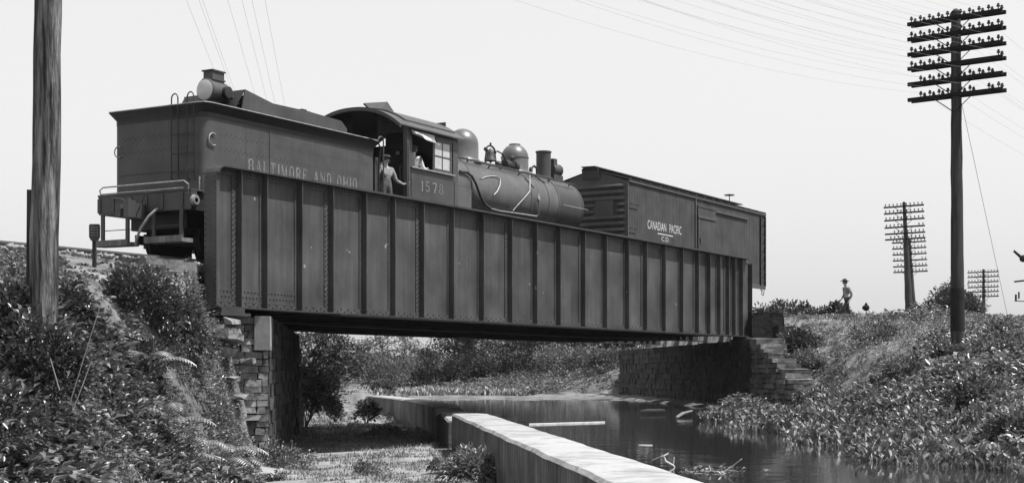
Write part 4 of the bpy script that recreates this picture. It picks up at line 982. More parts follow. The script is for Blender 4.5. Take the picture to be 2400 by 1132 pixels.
wallpart('seat_box', [(8.6, 9.2, 1.25, 1.8, 4.9, 6.10)], M['interior'])
p3 = dict(base); p3.update(pelvis=(0, 0, .93), waist=(0, .02, 1.08), chest=(0, .05, 1.31), neck=(0, .08, 1.46), headb=(0, .10, 1.53), head=(0, .12, 1.61), crown=(0, .11, 1.67), hipL=(-.09, .02, .88), hipR=(.09, -.02, .88), knL=(-.10, .22, .50), anL=(-.10, .10, .09), toeL=(-.10, .25, .05), knR=(.10, -.06, .50), anR=(.10, -.42, .17), toeR=(.10, -.33, .05),
                           shL=(-.18, .03, 1.38), elL=(-.24, -.08, 1.12), wrL=(-.22, .0, .90), palmL=(-.22, .04, .82), shR=(.18, .03, 1.38), elR=(.24, .02, 1.11), wrR=(.22, .16, .94), palmR=(.21, .21, .88), face=(0, 1, 0))
mp = pxz(1986, 62, 3.5)
dirv = W(-1, -.25)-W(0, 0)
person((mp.x, mp.y, h1((1986-1200)/FOC*62, 62)), math.atan2(dirv.y, dirv.x)-PI/2, p3, 'man in a brimmed hat walking along the embankment, far right of the train', 'greyshirt', 'trousers', hat='hat')
# ---------------------------------------------------------------- telegraph poles
ARM_PHI = math.radians(38.7)
AD = (W(math.cos(ARM_PHI), -math.sin(ARM_PHI))-W(0, 0)).normalized()      # along the arms, to the right
LD = (W(math.sin(ARM_PHI), math.cos(ARM_PHI))-W(0, 0)).normalized()       # along the line of poles
SLOTS = [-1.40, -1.10, -.80, -.50, -.21, .21, .50, .80, 1.10, 1.40]
INS = {}
def insulator_mesh(det):
    if det not in INS:
        b = MB(); b.lathe((0, 0, 0), [(.014, 0), (.014, .05), (.042, .055), (.045, .085), (.03, .10), (.034, .125), (.012, .145)], 10 if det else 6)
        me = bpy.data.meshes.new('insulator'); me.from_pydata(b.v, [], b.f); me.materials.append(M['glassins']); me.update(); INS[det] = me
    return INS[det]
def telegraph_pole(X, Z, zb, ztop, lean, r0, r1, armz, missing, label, m='pole', det=True, L=3.05, group='telegraph poles with stacked crossarms', tarred=None, double=True):
    base = W(X, Z, zb); t = thing('telegraph_pole', base, label, 'telegraph pole', group)
    top = W(X+lean, Z, ztop); b = MB(); n = 22; pts = []; rs = []
    for i in range(n+1):
        q = i/n; p = base.lerp(top, q)
        pts.append(p+Vector((random.uniform(-1, 1), random.uniform(-1, 1), 0))*r0*.04); rs.append(r0+(r1-r0)*q+random.uniform(-1, 1)*r0*.02)
    pts.append(top+Vector((0, 0, r1*.6))); rs.append(r1*.35)
    b.tube(pts, rs, 16); b.build('shaft', M[m], t)
    if tarred:
        b = MB(); q0, q1 = tarred; b.tube([base.lerp(top, q0), base.lerp(top, q1)], [r0+(r1-r0)*q0+.008, r0+(r1-r0)*q1+.008], 16); b.build('tarred_band', M['tar'], t)
    pins = []
    for k, z in enumerate(armz):
        c = base.lerp(top, (z-zb)/(ztop-zb)); row = []
        b = MB()
        for sg in ((-1, 1) if double else (-1,)):
            b.obox(c+LD*(sg*(r1+.0))-LD*.04-AD*(L/2)-Vector((0, 0, .045)), AD*L, LD*.08, (0, 0, .09))
        arm = b.build('crossarm', M['arm'], t, smooth=False)
        for s in (-1, 1):
            b = MB(); b.tube([c-LD*(r1+.1)+AD*s*.55-Vector((0, 0, .02)), c-LD*(r1+.02)+AD*s*.02-Vector((0, 0, .42))], .012 if det else .016, 4); b.build('arm_brace', M['arm'], t)
        for j, s in enumerate(SLOTS):
            for sg in ((-1, 1) if double else (-1,)):
                p = c+LD*(sg*(r1+.0))+AD*(s*L/3.05)+Vector((0, 0, .045))
                if sg == -1: row.append(p+Vector((0, 0, .1)))
                if (k, j) in missing: continue
                i = bpy.data.objects.new('insulator', insulator_mesh(det)); COL.objects.link(i); i.parent = arm; i.location = p-ORG[arm.name]
                if not det: i.scale = (1.1, 1.1, 1.0)
        pins.append(row)
    return t, pins
X1, Z1 = (105-1200)/FOC*17.8, 17.8
zb1 = h1(X1, Z1)-.1
tpl, pinsL = telegraph_pole(X1-.04, Z1, zb1, 10.3, .16, .175, .14, [10.1-.386*k for k in range(6)], set(), 'stout weathered telegraph pole in the left foreground, cut off by the top of the photo', 'pole')
b = MB(); q = W(X1-.225, Z1-.03, zb1); b.obox(q, W(.045, 0)-W(0, 0), W(0, .06)-W(0, 0), W(.02, 0, 2.75)-W(0, 0)); b.build('conduit_board', M['poledark'], tpl)
X2, Z2 = (2243-1200)/FOC*37, 37.0
armz = [EYE+(873-y)*37/FOC for y in (44, 80, 116, 150, 187, 224)]
_, pinsR = telegraph_pole(X2+.02, Z2, h1(X2, Z2)-.15, EYE+(873-28)*37/FOC, -.05, .175, .115, armz, {(3,4),(3,5),(3,6),(3,7),(3,8),(4,0),(4,9),(5,0),(5,7)}, 'tall dark telegraph pole with six full crossarms on the right bank', 'poledark', tarred=(.10, .22), L=2.42)
def farpole(px, pxt, Z, ytop, ys, label, r=.14, zb=3.0, miss=()):
    X = (px-1200)/FOC*Z; return telegraph_pole(X, Z, zb, EYE+(873-ytop)*Z/FOC, (pxt-px)/FOC*Z, r, .09, [EYE+(873-y)*Z/FOC for y in ys], set(miss), label, 'poledark', det=False, double=False, L=2.4)
farpole(2134, 2119, 85, 475, (484, 499, 515, 532, 547, 560), 'leaning distant telegraph pole, the taller and nearer of two overlapping ones', .26, miss=[(3,5),(3,6),(3,7),(4,0),(4,1),(5,0)])
farpole(2145, 2131, 100, 562, (568, 582, 596, 610, 624, 637), 'distant telegraph pole half hidden behind a taller leaning one', .26, miss=[(3,5),(3,6),(3,7),(4,0)])
farpole(2306, 2305, 113, 632, (638, 649, 661, 673, 684, 695), 'far telegraph pole between the tall dark pole and the right edge', .17, miss=[(3,5),(4,0),(4,1)])
# next pole of the line lies outside the frame; its wires run to it
XN, ZN = (2920-1200)/FOC*76, 76.0
_, pinsN = telegraph_pole(XN, ZN, 3.0, 10.6, 0, .17, .115, [10.3-.386*k for k in range(6)], set(), 'telegraph pole standing beyond the right edge of the photo', 'poledark', det=False, double=False)
WIREN = 'telegraph wires strung from pole to pole'
def wire(p, q, sag, label, r=.004, n=14, group=WIREN):
    b = MB(); pts = [Vector(p).lerp(Vector(q), i/n)-Vector((0, 0, sag*4*(i/n)*(1-i/n))) for i in range(n+1)]
    b.tube(pts, r, 4, cap=False); o = b.build('telegraph_wire', M['wire'], smooth=False); tag(o, label, 'wire', group); return o
for k in range(6):
    for j in ((0, 2, 4, 6, 9) if k in (1, 2, 3) else (1, 4, 7)):
        wire(pinsL[k][j], pinsR[k][j], .55+.02*k, 'thin telegraph wire sloping down to the crossarms of the tall right pole', .0020)
for k in (1, 3, 5):
    for j in (1, 4, 8): wire(pinsR[k][j], pinsN[k][j], .7, 'thin telegraph wire leaving the tall right pole towards the right edge', .0024)
p = W(X2+.12, Z2, 7.9); q = W((2372-1200)/FOC*44, 44, 2.3)
wire(p, q, 0, 'guy wire slanting down to the right from the tall right pole', .006, group='pole guy wire')
# group along the canal, converging on a pole behind the tender
def canalwires():
    t = thing('telegraph_pole', W(-2.6, 92, .3), 'telegraph pole beyond the bridge, hidden behind the tender', 'telegraph pole', 'telegraph poles with stacked crossarms')
    b = MB(); b.tube([W(-2.6-9, 92, .3), W(-2.6-9, 92, 11)], [.15, .1], 10); b.build('shaft', M['poledark'], t)
    b = MB(); b.obox(W(-13.2, 92, 10.6), W(3.2, 0)-W(0, 0), W(0, .1)-W(0, 0), (0, 0, .12)); b.build('crossarm', M['arm'], t)
    for i, px in enumerate((445, 474, 482, 540, 572, 595, 625)):
        h = 9.6; X0_ = (px-785)*h/873; vpx = (785-1200)/FOC
        def P(Z): return W(X0_+vpx*Z, Z, EYE+h)
        wire(P(2), P(92), .25, 'thin wire high over the tender running away along the canal', .003, group='wires along the canal')
canalwires()
# signal at the right edge
XS, ZS = (2432-1200)/FOC*90, 90
sg = thing('signal_post', W(XS, ZS, 3.2), 'signal post at the right edge, only the tips of its arms in view', 'signal post')
b = MB(); b.tube([W(XS, ZS, 3.2), W(XS, ZS, 9.4)], .10, 10); b.build('post', M['poledark'], sg)
b = MB(); b.tube([pz(2376, 588, 90), pz(2392, 602, 90), pz(2434, 628, 90)], [.07, .09, .06], 6); b.sphere(pz(2398, 606, 90), .22, n=10, m=7); b.build('semaphore_arm', M['arm'], sg)
b = MB(); b.obox(pz(2378, 662, 90), pz(2440, 655, 90)-pz(2378, 662, 90), W(0, .1)-W(0, 0), (0, 0, .1)); b.build('crossarm', M['arm'], sg)
b = MB(); b.tube([pz(2381, 704, 90), pz(2381, 690, 90)], .06, 6); b.tube([pz(2388, 700, 90), pz(2388, 684, 90)], .05, 6); b.tube([pz(2378, 705, 90), pz(2400, 706, 90), pz(2432, 722, 90)], .03, 5); b.build('bracket', M['arm'], sg)
# small track marker on the left
mz = h1((222-1200)/FOC*25.5, 25.5)
mk = thing('track_marker', pxz(220, 25.5, mz), 'small keystone shaped marker plate on a short post beside the left rail', 'marker sign')
b = MB(); p0 = pxz(216, 25.5, mz-.1); b.obox(p0, W(.06, 0)-W(0, 0), W(0, .06)-W(0, 0), (0, 0, .64)); b.build('post', M['poledark'], mk)
b = MB(); c = pz(221, 545, 25.45); R_ = W(1, 0)-W(0, 0); Fw = W(0, 1)-W(0, 0)
poly = [(-.055, -.14), (-.09, -.08), (-.092, .12), (-.075, .145), (.075, .145), (.092, .12), (.09, -.08), (.055, -.14)]
b.add([c+R_*x+Vector((0, 0, z))+Fw*y for y in (0, .04) for x, z in poly], [tuple(range(8)), tuple(range(15, 7, -1))]+[(i, 8+i, 8+(i+1) % 8, (i+1) % 8) for i in range(8)]); pl = b.build('plate', M['poledark'], mk)
b = MB()
for i in range(4):
    q = c+R_*(-.055)+Vector((0, 0, .08-.045*i))-Fw*.004; b.obox(q, R_*.11, Fw*.003, (0, 0, .012))
b.build('raised_marks', M['wood'], pl)
# switch stand on the right skyline
sz = 3.42
sw = thing('switch_stand', pxz(2031, 60.5, sz), 'low dark switch stand with a round target on the right skyline', 'switch stand')
b = MB(); q = pxz(2024, 60.5, sz); b.obox(q, R_*.30, Fw*.3, (0, 0, .12)); b.obox(pxz(2029, 60.4, sz+.1), R_*.14, Fw*.1, (0, 0, .06)); b.tube([pxz(2045, 60.5, sz), pxz(2045, 60.5, sz+.16)], .025, 6); b.build('base', M['arm'], sw)
b = MB(); b.tube([pxz(2030, 60.6, sz+.1), pxz(2030, 60.6, sz+.68)], .02, 6); b.build('stem', M['lightrod'], sw)
b = MB(); b.sphere(pxz(2030, 60.6, sz+.46), .14, 1, 1, .95, 12, 8); b.sphere(pxz(2030, 60.6, sz+.60), .06, n=8, m=6); b.sphere(pxz(2026, 60.6, sz+.46), .10, n=8, m=6); b.build('target', M['arm'], sw)
b = MB(); b.obox(pxz(2036, 59.6, sz-.02), R_*.95, Fw*.12, (0, 0, .07)); tag(b.build('loose_rail', M['wood']), 'length of rail or timber lying on the right embankment beside the switch stand', 'rail')
# ---------------------------------------------------------------- vegetation
def leaf_arrays(C, D, L, wr=.32, fold=.18, droop=.12, rng=RNG):
    n = len(C); D = D/np.linalg.norm(D, axis=1, keepdims=True)
    r = rng.normal(0, 1, (n, 3)); r[:, 2] *= .45
    S = np.cross(D, r); zax = np.array([0, 0, 1.0]); S2 = np.cross(D, zax)+r*.35; S = S2-(S2*D).sum(1, keepdims=True)*D
    S /= np.linalg.norm(S, axis=1, keepdims=True)+1e-9; N = np.cross(S, D); L = L[:, None]
    v0 = C; v1 = C+D*L*.45+S*L*wr+N*L*fold; v2 = C+D*L-N*L*droop; v3 = C+D*L*.45-S*L*wr+N*L*fold
    P = np.stack([v0, v1, v2, v3], 1).reshape(-1, 3); b0 = np.arange(n)*4
    T = np.stack([np.stack([b0, b0+1, b0+2], 1), np.stack([b0, b0+2, b0+3], 1)], 1).reshape(-1, 3)
    return P, T
def plants(bx, by, bz, h, nl, ls, spread=.5, wr=.32, rng=RNG, up=(.1, .9), tmin=.15):
    """leafy plants: many leaves round each stem"""
    n = len(bx); i = np.repeat(np.arange(n), nl); k = len(i)
    t = rng.uniform(tmin, 1, k)**.7; ph = rng.uniform(0, 2*PI, k); hh = h[i]
    rad = rng.uniform(.05, 1, k)*spread*hh*(1.15-.6*t); lean = rng.normal(0, .18, (n, 2))[i]*hh[:, None]
    C = np.stack([bx[i]+np.cos(ph)*rad+lean[:, 0]*t, by[i]+np.sin(ph)*rad+lean[:, 1]*t, bz[i]+hh*t], 1)
    D = np.stack([np.cos(ph), np.sin(ph), rng.uniform(up[0], up[1], k)], 1)+rng.normal(0, .25, (k, 3))
    return leaf_arrays(C, D, ls[i]*rng.uniform(.6, 1.3, k), wr, rng=rng)
def blades(bx, by, bz, h, nb, w, lean=.35, rng=RNG):
    n = len(bx); i = np.repeat(np.arange(n), nb); k = len(i); ph = rng.uniform(0, 2*PI, k); hh = h[i]*rng.uniform(.55, 1.15, k)
    B = np.stack([bx[i]+rng.normal(0, .05, k), by[i]+rng.normal(0, .05, k), bz[i]], 1)
    out = np.stack([np.cos(ph), np.sin(ph), 0*ph], 1); ln = rng.uniform(.05, lean, k)[:, None]; zz = np.zeros((k, 3)); zz[:, 2] = 1
    side = np.stack([-np.sin(ph+rng.normal(0, .6, k)), np.cos(ph), 0*ph], 1)*(w[i]*rng.uniform(.6, 1.2, k))[:, None]; H_ = hh[:, None]
    mid = B+zz*H_*.55+out*H_*ln*.4; tip = B+zz*H_+out*H_*ln*1.3
    P = np.stack([B-side*.3, B+side*.3, mid+side, tip, mid-side], 1).reshape(-1, 3); b0 = (np.arange(k)*5)[:, None]
    T = (b0[:, :, None]+np.array([[[0, 1, 2], [0, 2, 4], [4, 2, 3]]])).reshape(-1, 3)
    return P, T
def scatter(n, px0, px1, z0, z1, cond, p=1.0, rng=RNG):
    px = rng.uniform(px0, px1, n); Z = (z0**p+(z1**p-z0**p)*rng.random(n))**(1/p); X = (px-1200)/FOC*Z
    k = cond(px, X, Z, acoord(X, Z)); X, Z, px = X[k], Z[k], px[k]; u, Y = Wn(X, Z)
    return px, X, Z, u, Y, hgt(X, Z)
def nse(X, Z, f=1.0): return .5+.25*wob(X, Z, f, 3)
# left bank weeds
def cl(px, X, Z, a):
    u, Y = Wn(X, Z); q = RNG.random(len(px))
    track_ = (np.abs(px-(190+(Z < 24)*(24-Z)*25)) < 70) & (Z > 20) & (Z < 28)
    return (a < -4.3+.5*wob(X, Z, 2)) & (Y < -.4) & ~(track_ & (q < .0)) & ~((Y > -1.6) & (q < .5))
px, X, Z, u, Y, h = scatter(19000, -120, 720, 9.5, 30.5, cl, 1.6)
hh = (.12+.30*nse(X, Z, .9)*RNG.uniform(.4, 1.2, len(X)))*np.where(Z > 24, .7, 1.0)
yp = 873-(h-EYE)*FOC/Z; pc = np.interp(yp, [600, 640, 700, 760, 830, 900, 960], [235, 205, 225, 245, 335, 400, 470]); pw = np.interp(yp, [600, 640, 700, 760, 830, 900, 960], [70, 62, 48, 38, 34, 26, 12])
trod = np.abs(px-pc+10*wob(X, Z, 2.2)) < pw
kp = ~(trod & (RNG.random(len(X)) < .86)); px, X, Z, u, Y, h, hh, trod = [q[kp] for q in (px, X, Z, u, Y, h, hh, trod)]
hh = np.where(trod, .09, hh)*np.interp(Y, [-4, -1.5], [1, .5])
sp = wob(X, Z, .75, 5)+RNG.normal(0, .35, len(X)); bare = (wob(X, Z, 1.15, 9) > .95) & (Z > 17)
k1, k2_, k3 = (sp < -.1) & ~bare, (sp >= -.1) & (sp < .75) & ~bare, (sp >= .75) & ~bare
PT = [plants(u[k1], Y[k1], h[k1]-.02, hh[k1], 20, np.clip(hh[k1]*.34, .05, .12), .55, .22), plants(u[k2_], Y[k2_], h[k2_]-.02, hh[k2_], 11, np.clip(hh[k2_]*.5, .08, .19), .6, .33, up=(-.1, .6)),
      blades(u[k3], Y[k3], h[k3]-.02, hh[k3]*1.1, 12, np.full(int(k3.sum()), .007), .8)]
off_ = 0; PP = []; TT_ = []
for P, T in PT: PP.append(P); TT_.append(T+off_); off_ += len(P)
o = np_mesh('weeds', np.concatenate(PP), np.concatenate(TT_), M['leaf']); tag(o, 'mixed leafy weeds and grass covering the left foreground bank', 'weeds', kind='stuff')
px, X, Z, u, Y, h = scatter(5200, 440, 660, 26.5, 31, lambda p, X, Z, a: (a < -4.2) & (a > -6.8) & (Z < 30.6-.35*np.abs(wob(X, Z, 3))) & (RNG.random(len(p)) < .8))
P, T = plants(u, Y, h-.02, RNG.uniform(.08, .26, len(u)), 9, RNG.uniform(.04, .075, len(u)), .6)
o = np_mesh('weeds', P, T, M['leaf']); tag(o, 'creeping weeds round the rough end of the near abutment', 'weeds', kind='stuff')
# right bank cover
def cr(px, X, Z, a):
    asx = np.interp(Z, [0, 34, 41, 46, 52], [7.0, 7.0, 10.2, 11.5, 11.9])
    return ((a > asx+.1) | ((aS(X, Z) > 9.6) & (Z > 43) & (Z < 51.5))) & ~((Z > 45) & (aS(X, Z) < 12.4) & (aS(X, Z) > 11.3)) & ~((Z > 51.5) & (aS(X, Z) < 12.7))
px, X, Z, u, Y, h = scatter(17500, 1640, 3000, 16, 62, cr, 1.3)
patch = np.clip(nse(X, Z, .55), .18, 1.2)
hh = (.10+.42*patch**2*RNG.uniform(.5, 1.3, len(X)))*np.where(Z > 55, .55, 1.0)*np.where((X/Z > .27), 1.25, 1)
k1 = wob(X, Z, .6, 2)+RNG.normal(0, .4, len(X)) > .35
P, T = plants(u[~k1], Y[~k1], h[~k1]-.02, hh[~k1], 15, np.clip(hh[~k1]*.36, .07, .15), .6, .24)
P2, T2 = plants(u[k1], Y[k1], h[k1]-.02, hh[k1]*1.1, 12, np.clip(hh[k1]*.4, .08, .16), .6, .33, up=(-.1, .5)); T = np.concatenate([T, T2+len(P)]); P = np.concatenate([P, P2])
o = np_mesh('weeds', P, T, M['leaf']); tag(o, 'rough weeds and creepers covering the right bank', 'weeds', kind='stuff')
def edgeA(Z): return np.interp(Z, [14, 17.7, 20, 28, 34, 39, 42, 45], [5.9, 5.5, 4.9, 5.8, 6.3, 6.9, 9.0, 11.6])
def cw(px, X, Z, a):
    e = edgeA(Z)+.5*wob(X, Z, 1.0, 2); q = RNG.random(len(px)); return (a > e) & (a < e+3.0) & (q < .35+.65*(a-e)/1.0)
px, X, Z, u, Y, h = scatter(26000, 1600, 2560, 14, 45, cw, 1.0)
k1 = RNG.random(len(u)) < .45; hb = RNG.uniform(.10, .26, len(u))*np.interp(Z, [14, 30, 45], [.85, 1, 1.1]); hw = np.maximum(h, -.03)-.02
P, T = blades(u[k1], Y[k1], hw[k1], hb[k1], 5, np.full(int(k1.sum()), .018)*np.interp(Z[k1], [14, 45], [.9, 1.5]), .5)
P2, T2 = plants(u[~k1], Y[~k1], hw[~k1], hb[~k1]*.9, 7, hb[~k1]*.62, .55, .27, up=(.7, 2.4)); T = np.concatenate([T, T2+len(P)]); P = np.concatenate([P, P2])
o = np_mesh('water_plants', P, T, M['blade']); tag(o, 'upright broad bladed water plants lining the right shore', 'water plants', kind='stuff')
def cf(px, X, Z, a): return ((Z > 82) & (a > 1.0+.5*wob(X, Z, 1)) & (a < 12)) | ((a > 10.9+.3*wob(X, Z, 1)) & (a < 12.6) & (Z > 80)) | ((Z > 66) & (Z < 84) & (a > .6) & (a < 1.8+.5*wob(X, Z, 1.3)))
px, X, Z, u, Y, h = scatter(9000, 880, 1520, 66, 99, cf)
P, T = blades(u, Y, np.maximum(h, 0)-.02, RNG.uniform(.22, .42, len(u)), 5, np.full(len(u), .06), .6)
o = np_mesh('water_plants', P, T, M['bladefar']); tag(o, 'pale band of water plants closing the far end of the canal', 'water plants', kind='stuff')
# grass on the towpath and banks
def cg(px, X, Z, a):
    return (a < -.1) & (a > -4.6) & ~((np.abs(a+1.15) < .5) & (Z > 54)) & (wob(X, Z, 1.2) > -.5)
px, X, Z, u, Y, h = scatter(16000, 560, 1180, 24.5, 95, cg, -.3)
P, T = blades(u, Y, h-.01, RNG.uniform(.03, .10, len(u))*np.interp(Z, [25, 60], [1, 1.8]), 4, np.full(len(u), .008)*np.interp(Z, [25, 80], [1, 3]), .7)
o = np_mesh('grass', P, T, M['grass']); tag(o, 'short worn grass on the towpath', 'grass', kind='stuff')
def cb(px, X, Z, a):
    u, Y = Wn(X, Z); return (Z > 49) & (((a < -4.4) & (a > -11)) | ((a > 12) & (a < 20) & (Z > 79.5) & (Z < 97)))
px, X, Z, u, Y, h = scatter(8500, 640, 1560, 49, 104, cb)
P, T = plants(u, Y, h, RNG.uniform(.2, .55, len(u)), 14, RNG.uniform(.10, .16, len(u)), .6)
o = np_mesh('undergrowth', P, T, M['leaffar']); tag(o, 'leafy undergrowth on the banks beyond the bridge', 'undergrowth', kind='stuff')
px, X, Z, u, Y, h = scatter(900, 640, 1900, 100, 112, lambda p, X, Z, a: np.ones(len(p), bool))
P, T = plants(u, Y, h, RNG.uniform(.4, .9, len(u)), 22, RNG.uniform(.2, .3, len(u)), .6)
o = np_mesh('far_thicket', P, T, M['leafmid']); tag(o, 'continuous thicket at the foot of the far trees', 'thicket', kind='stuff')
# bushes: every one a thing with its own foliage and stems
def gZ(px, y, z0=12, z1=40):
    for Z in np.arange(z0, z1, .15):
        if 873-(h1((px-1200)/FOC*Z, Z)-EYE)*FOC/Z <= y: return float(Z)
    return z1
def bush(px, Z, hgt_, r, nclump, nleaf, ls, label, cat='bush', name='bush', m='leafdark', wr=.3, dz=0, X=None, group=None, rng=None, up=.1, flat=1.0, base=None):
    rng = rng or np.random.default_rng(int(abs(px)*7+Z*13)); X = (px-1200)/FOC*Z if X is None else X
    z0 = (h1(X, Z) if base is None else base)+dz; B = W(X, Z, z0); t = thing(name, B, label, cat, group)
    d = rng.normal(0, 1, (nclump, 3)); d /= np.linalg.norm(d, axis=1, keepdims=True); d[:, 2] = np.abs(d[:, 2])*1.0-.12
    rr = rng.uniform(.35, 1.0, nclump)**.6*(1+.18*np.sin(d[:, 0]*5+px)*np.cos(d[:, 1]*4))
    C0_ = np.array(B)+d*rr[:, None]*np.array([r, r*flat, hgt_*.62])+np.array([0, 0, hgt_*.36])
    i = np.repeat(np.arange(nclump), nleaf); k = len(i); cr_ = r*.22
    off = rng.normal(0, 1, (k, 3))*cr_*.6; C = C0_[i]+off; C[:, 2] = np.maximum(C[:, 2], z0-.1)
    D = off/cr_+d[i]*.8+np.array([0, 0, up])+rng.normal(0, .3, (k, 3))
    P, T = leaf_arrays(C, D, ls*rng.uniform(.6, 1.35, k), wr, rng=rng)
    np_mesh('foliage', P, T, M[m], t)
    b = MB()
    for q in range(min(nclump, 14)):
        e = Vector(C0_[q*(nclump//min(nclump, 14))]); s = B+Vector((random.uniform(-.1, .1)*r, random.uniform(-.1, .1)*r, -.05)); mid = s.lerp(e, .5)+Vector((0, 0, hgt_*.08)); b.tube([s, mid, e], [r*.018+.004, r*.012+.003, .003], 5)
    b.build('stems', M['stem'], t); return t
bush(20, gZ(20, 890), 1.10, .58, 110, 34, .085, 'big dark leafy bush at the left edge in front of the stout pole')
bush(105, 17.2, 1.62, .52, 100, 32, .08, 'dark bush with drooping leaves hiding the foot of the stout pole')
bush(-60, 14.5, 1.1, .7, 70, 30, .085, 'leafy bush cut off by the left edge')
bush(165, gZ(165, 770), .5, .32, 34, 26, .075, 'small bush just right of the foot of the stout pole')
bush(310, gZ(310, 745), .75, .60, 90, 34, .075, 'round leafy bush on the slope just below the track marker')
bush(385, gZ(385, 800), .95, .66, 110, 34, .075, 'largest leafy bush of the left slope, below the squared stones')
bush(448, gZ(448, 860), .8, .40, 60, 32, .07, 'bush with shiny leaves beside the rough end of the near abutment', m='leaf')
bush(330, gZ(330, 885), .55, .45, 44, 28, .07, 'low bush beneath the large slope bush')
bush(868, 27.4, .42, .28, 34, 20, .055, 'small isolated bush on the towpath in the foreground', m='leaf')
bush(1108, 25.4, .66, .46, 60, 26, .10, 'broad leaved plant growing against the foot of the near canal wall', m='frond', wr=.2)
bush(1035, 27.5, .34, .30, 28, 20, .06, 'small weed clump beside the broad leaved plant at the wall foot', m='leaf')
bush(650, 29.5, .45, .7, 80, 26, .06, 'low weeds heaped at the foot of the near abutment', m='leaf')
bush(600, 28.6, .35, .6, 60, 26, .06, 'sparse weeds in front of the near abutment foot', m='leaf')
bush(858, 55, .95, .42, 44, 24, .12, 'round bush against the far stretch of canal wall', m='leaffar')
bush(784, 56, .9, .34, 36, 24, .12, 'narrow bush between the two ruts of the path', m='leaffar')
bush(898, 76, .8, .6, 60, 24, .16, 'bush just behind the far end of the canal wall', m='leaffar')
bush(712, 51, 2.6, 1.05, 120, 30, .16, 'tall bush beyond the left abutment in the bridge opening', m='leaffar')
bush(905, 44, .35, .4, 30, 20, .07, 'little bush at the foot of the shaded canal wall', m='leaf')
bush(1885, 50.2, .7, .6, 60, 26, .11, 'bush at the lower right of the stepped wing', m='leaf')
bush(1905, 46.8, .5, .6, 60, 26, .10, 'low bush where the wing runs into the bank', m='leaf')
bush(1868, 52.6, .85, .75, 90, 30, .13, 'dense dark bush beside the stepped wing of the far abutment')
for i, (px_, Z_, h_, r_, lb) in enumerate([(1795, 66, .75, .7, 'skyline bush nearest the far end of the bridge'), (1838, 68, 1.1, .8, 'tallest skyline bush right of the bridge end'), (1884, 66, .85, .6, 'skyline bush third from the bridge end'), (1925, 64, .5, .9, 'low skyline bush left of the walking man'), (1958, 63.4, .95, .42, 'thin leafy sapling on the skyline just left of the walking man'), (1975, 62.9, .45, .4, 'small skyline bush at the feet of the walking man')]):
    bush(px_, Z_, h_, r_, int(60*r_)+12, 20, .15, lb, group='bushes on the right skyline', wr=.22, m='leafdark', base=3.4)
bush(2237, 74, 2.5, 1.3, 150, 46, .16, 'rounded small tree partly behind the tall dark pole', cat='tree', name='small_tree', m='leafdark', base=3.15)
for px_, Z_, h_, r_, lb in [(2345, 34, .8, .7, 'leafy bush at the right edge below the skyline'), (2290, 27, .6, .55, 'bush on the right bank below and right of the tall dark pole'), (2120, 33, .5, .6, 'low bush in the middle of the right bank'), (1935, 44, .5, .7, 'low bush on the bank near the far abutment wing'), (2390, 22.5, .55, .5, 'bush at the lower right edge above the water plants'), (2230, 36.2, .4, .45, 'weeds round the foot of the tall dark pole'), (2060, 50, .5, .8, 'low bush high on the right bank under the distant poles')]:
    bush(px_, Z_, h_, r_, 60, 22, .10, lb, m='leaf')
# compound leaved plants
def frond(b, p, d, L, n, ll):
    p = Vector(p); d = Vector(d).normalized(); side = d.cross(Vector((0, 0, 1))).normalized(); pts = []
    for i in range(n+1):
        q = i/n; pts.append(p+d*L*q*(1-.12*q)+Vector((0, 0, L*(.42*q-.62*q*q))))
    b.tube(pts, .006, 4, cap=False)
    for i in range(2, n+1):
        q = i/n; l = ll*math.sin(PI*(.18+.78*q))**.6; dd = (pts[i]-pts[i-1]).normalized()
        for s in (-1, 1):
            D = (side*s*1.0+dd*.35+Vector((0, 0, -.35))).normalized(); c = pts[i]; wv_ = dd*l*.15; up_ = Vector((0, 0, l*.06))
            b.add([c, c+D*l*.4+wv_+up_, c+D*l, c+D*l*.4-wv_+up_], [(0, 1, 2), (0, 2, 3)])
for i, (px_, Z_, lb, az) in enumerate([(345, 22.2, 'feathery leaved plant highest on the left slope', -.2), (395, 21.2, 'feathery leaved plant with widest fronds, left of centre of the slope', .1), (445, 21.6, 'feathery leaved plant hanging before the rough abutment stones', .3), (520, 22.6, 'feathery leaved plant nearest the towpath', .1), (540, 23.6, 'feathery leaved plant close to the foot of the abutment', .5)]):
    X_ = (px_-1200)/FOC*Z_; z_ = h1(X_, Z_)+.55; t = thing('sumac_plant', W(X_, Z_, z_-.55), lb, 'plant', 'feathery leaved plants on the left slope')
    b = MB(); b.tube([W(X_, Z_, z_-.6), W(X_, Z_, z_+.1)], .012, 5); b.build('stem', M['stem'], t)
    for k in range(5):
        an = az+k*1.25+random.uniform(-.3, .3); b = MB(); dr_ = W(math.cos(an), -abs(math.sin(an))*.6)-W(0, 0); dr_.z = .25
        frond(b, W(X_, Z_, z_+random.uniform(-.15, .1)), dr_, random.uniform(.7, .95), 16, .18); b.build('frond', M['frond'], t, smooth=False)
# dead stalks in the left foreground
for i, (a_, b_, Z_) in enumerate([((118, 840), (140, 915), 15), ((215, 845), (170, 965), 15.5), ((240, 700), (165, 940), 15.2)]):
    b = MB(); b.tube([pz(a_[0], a_[1], Z_), pz(b_[0], b_[1], Z_-.2)], .005, 5); tag(b.build('dry_stalk', M['stem']), ('short', 'long curved', 'longest slanting')[i]+' dry stalk among the weeds of the left foreground', 'stalk')
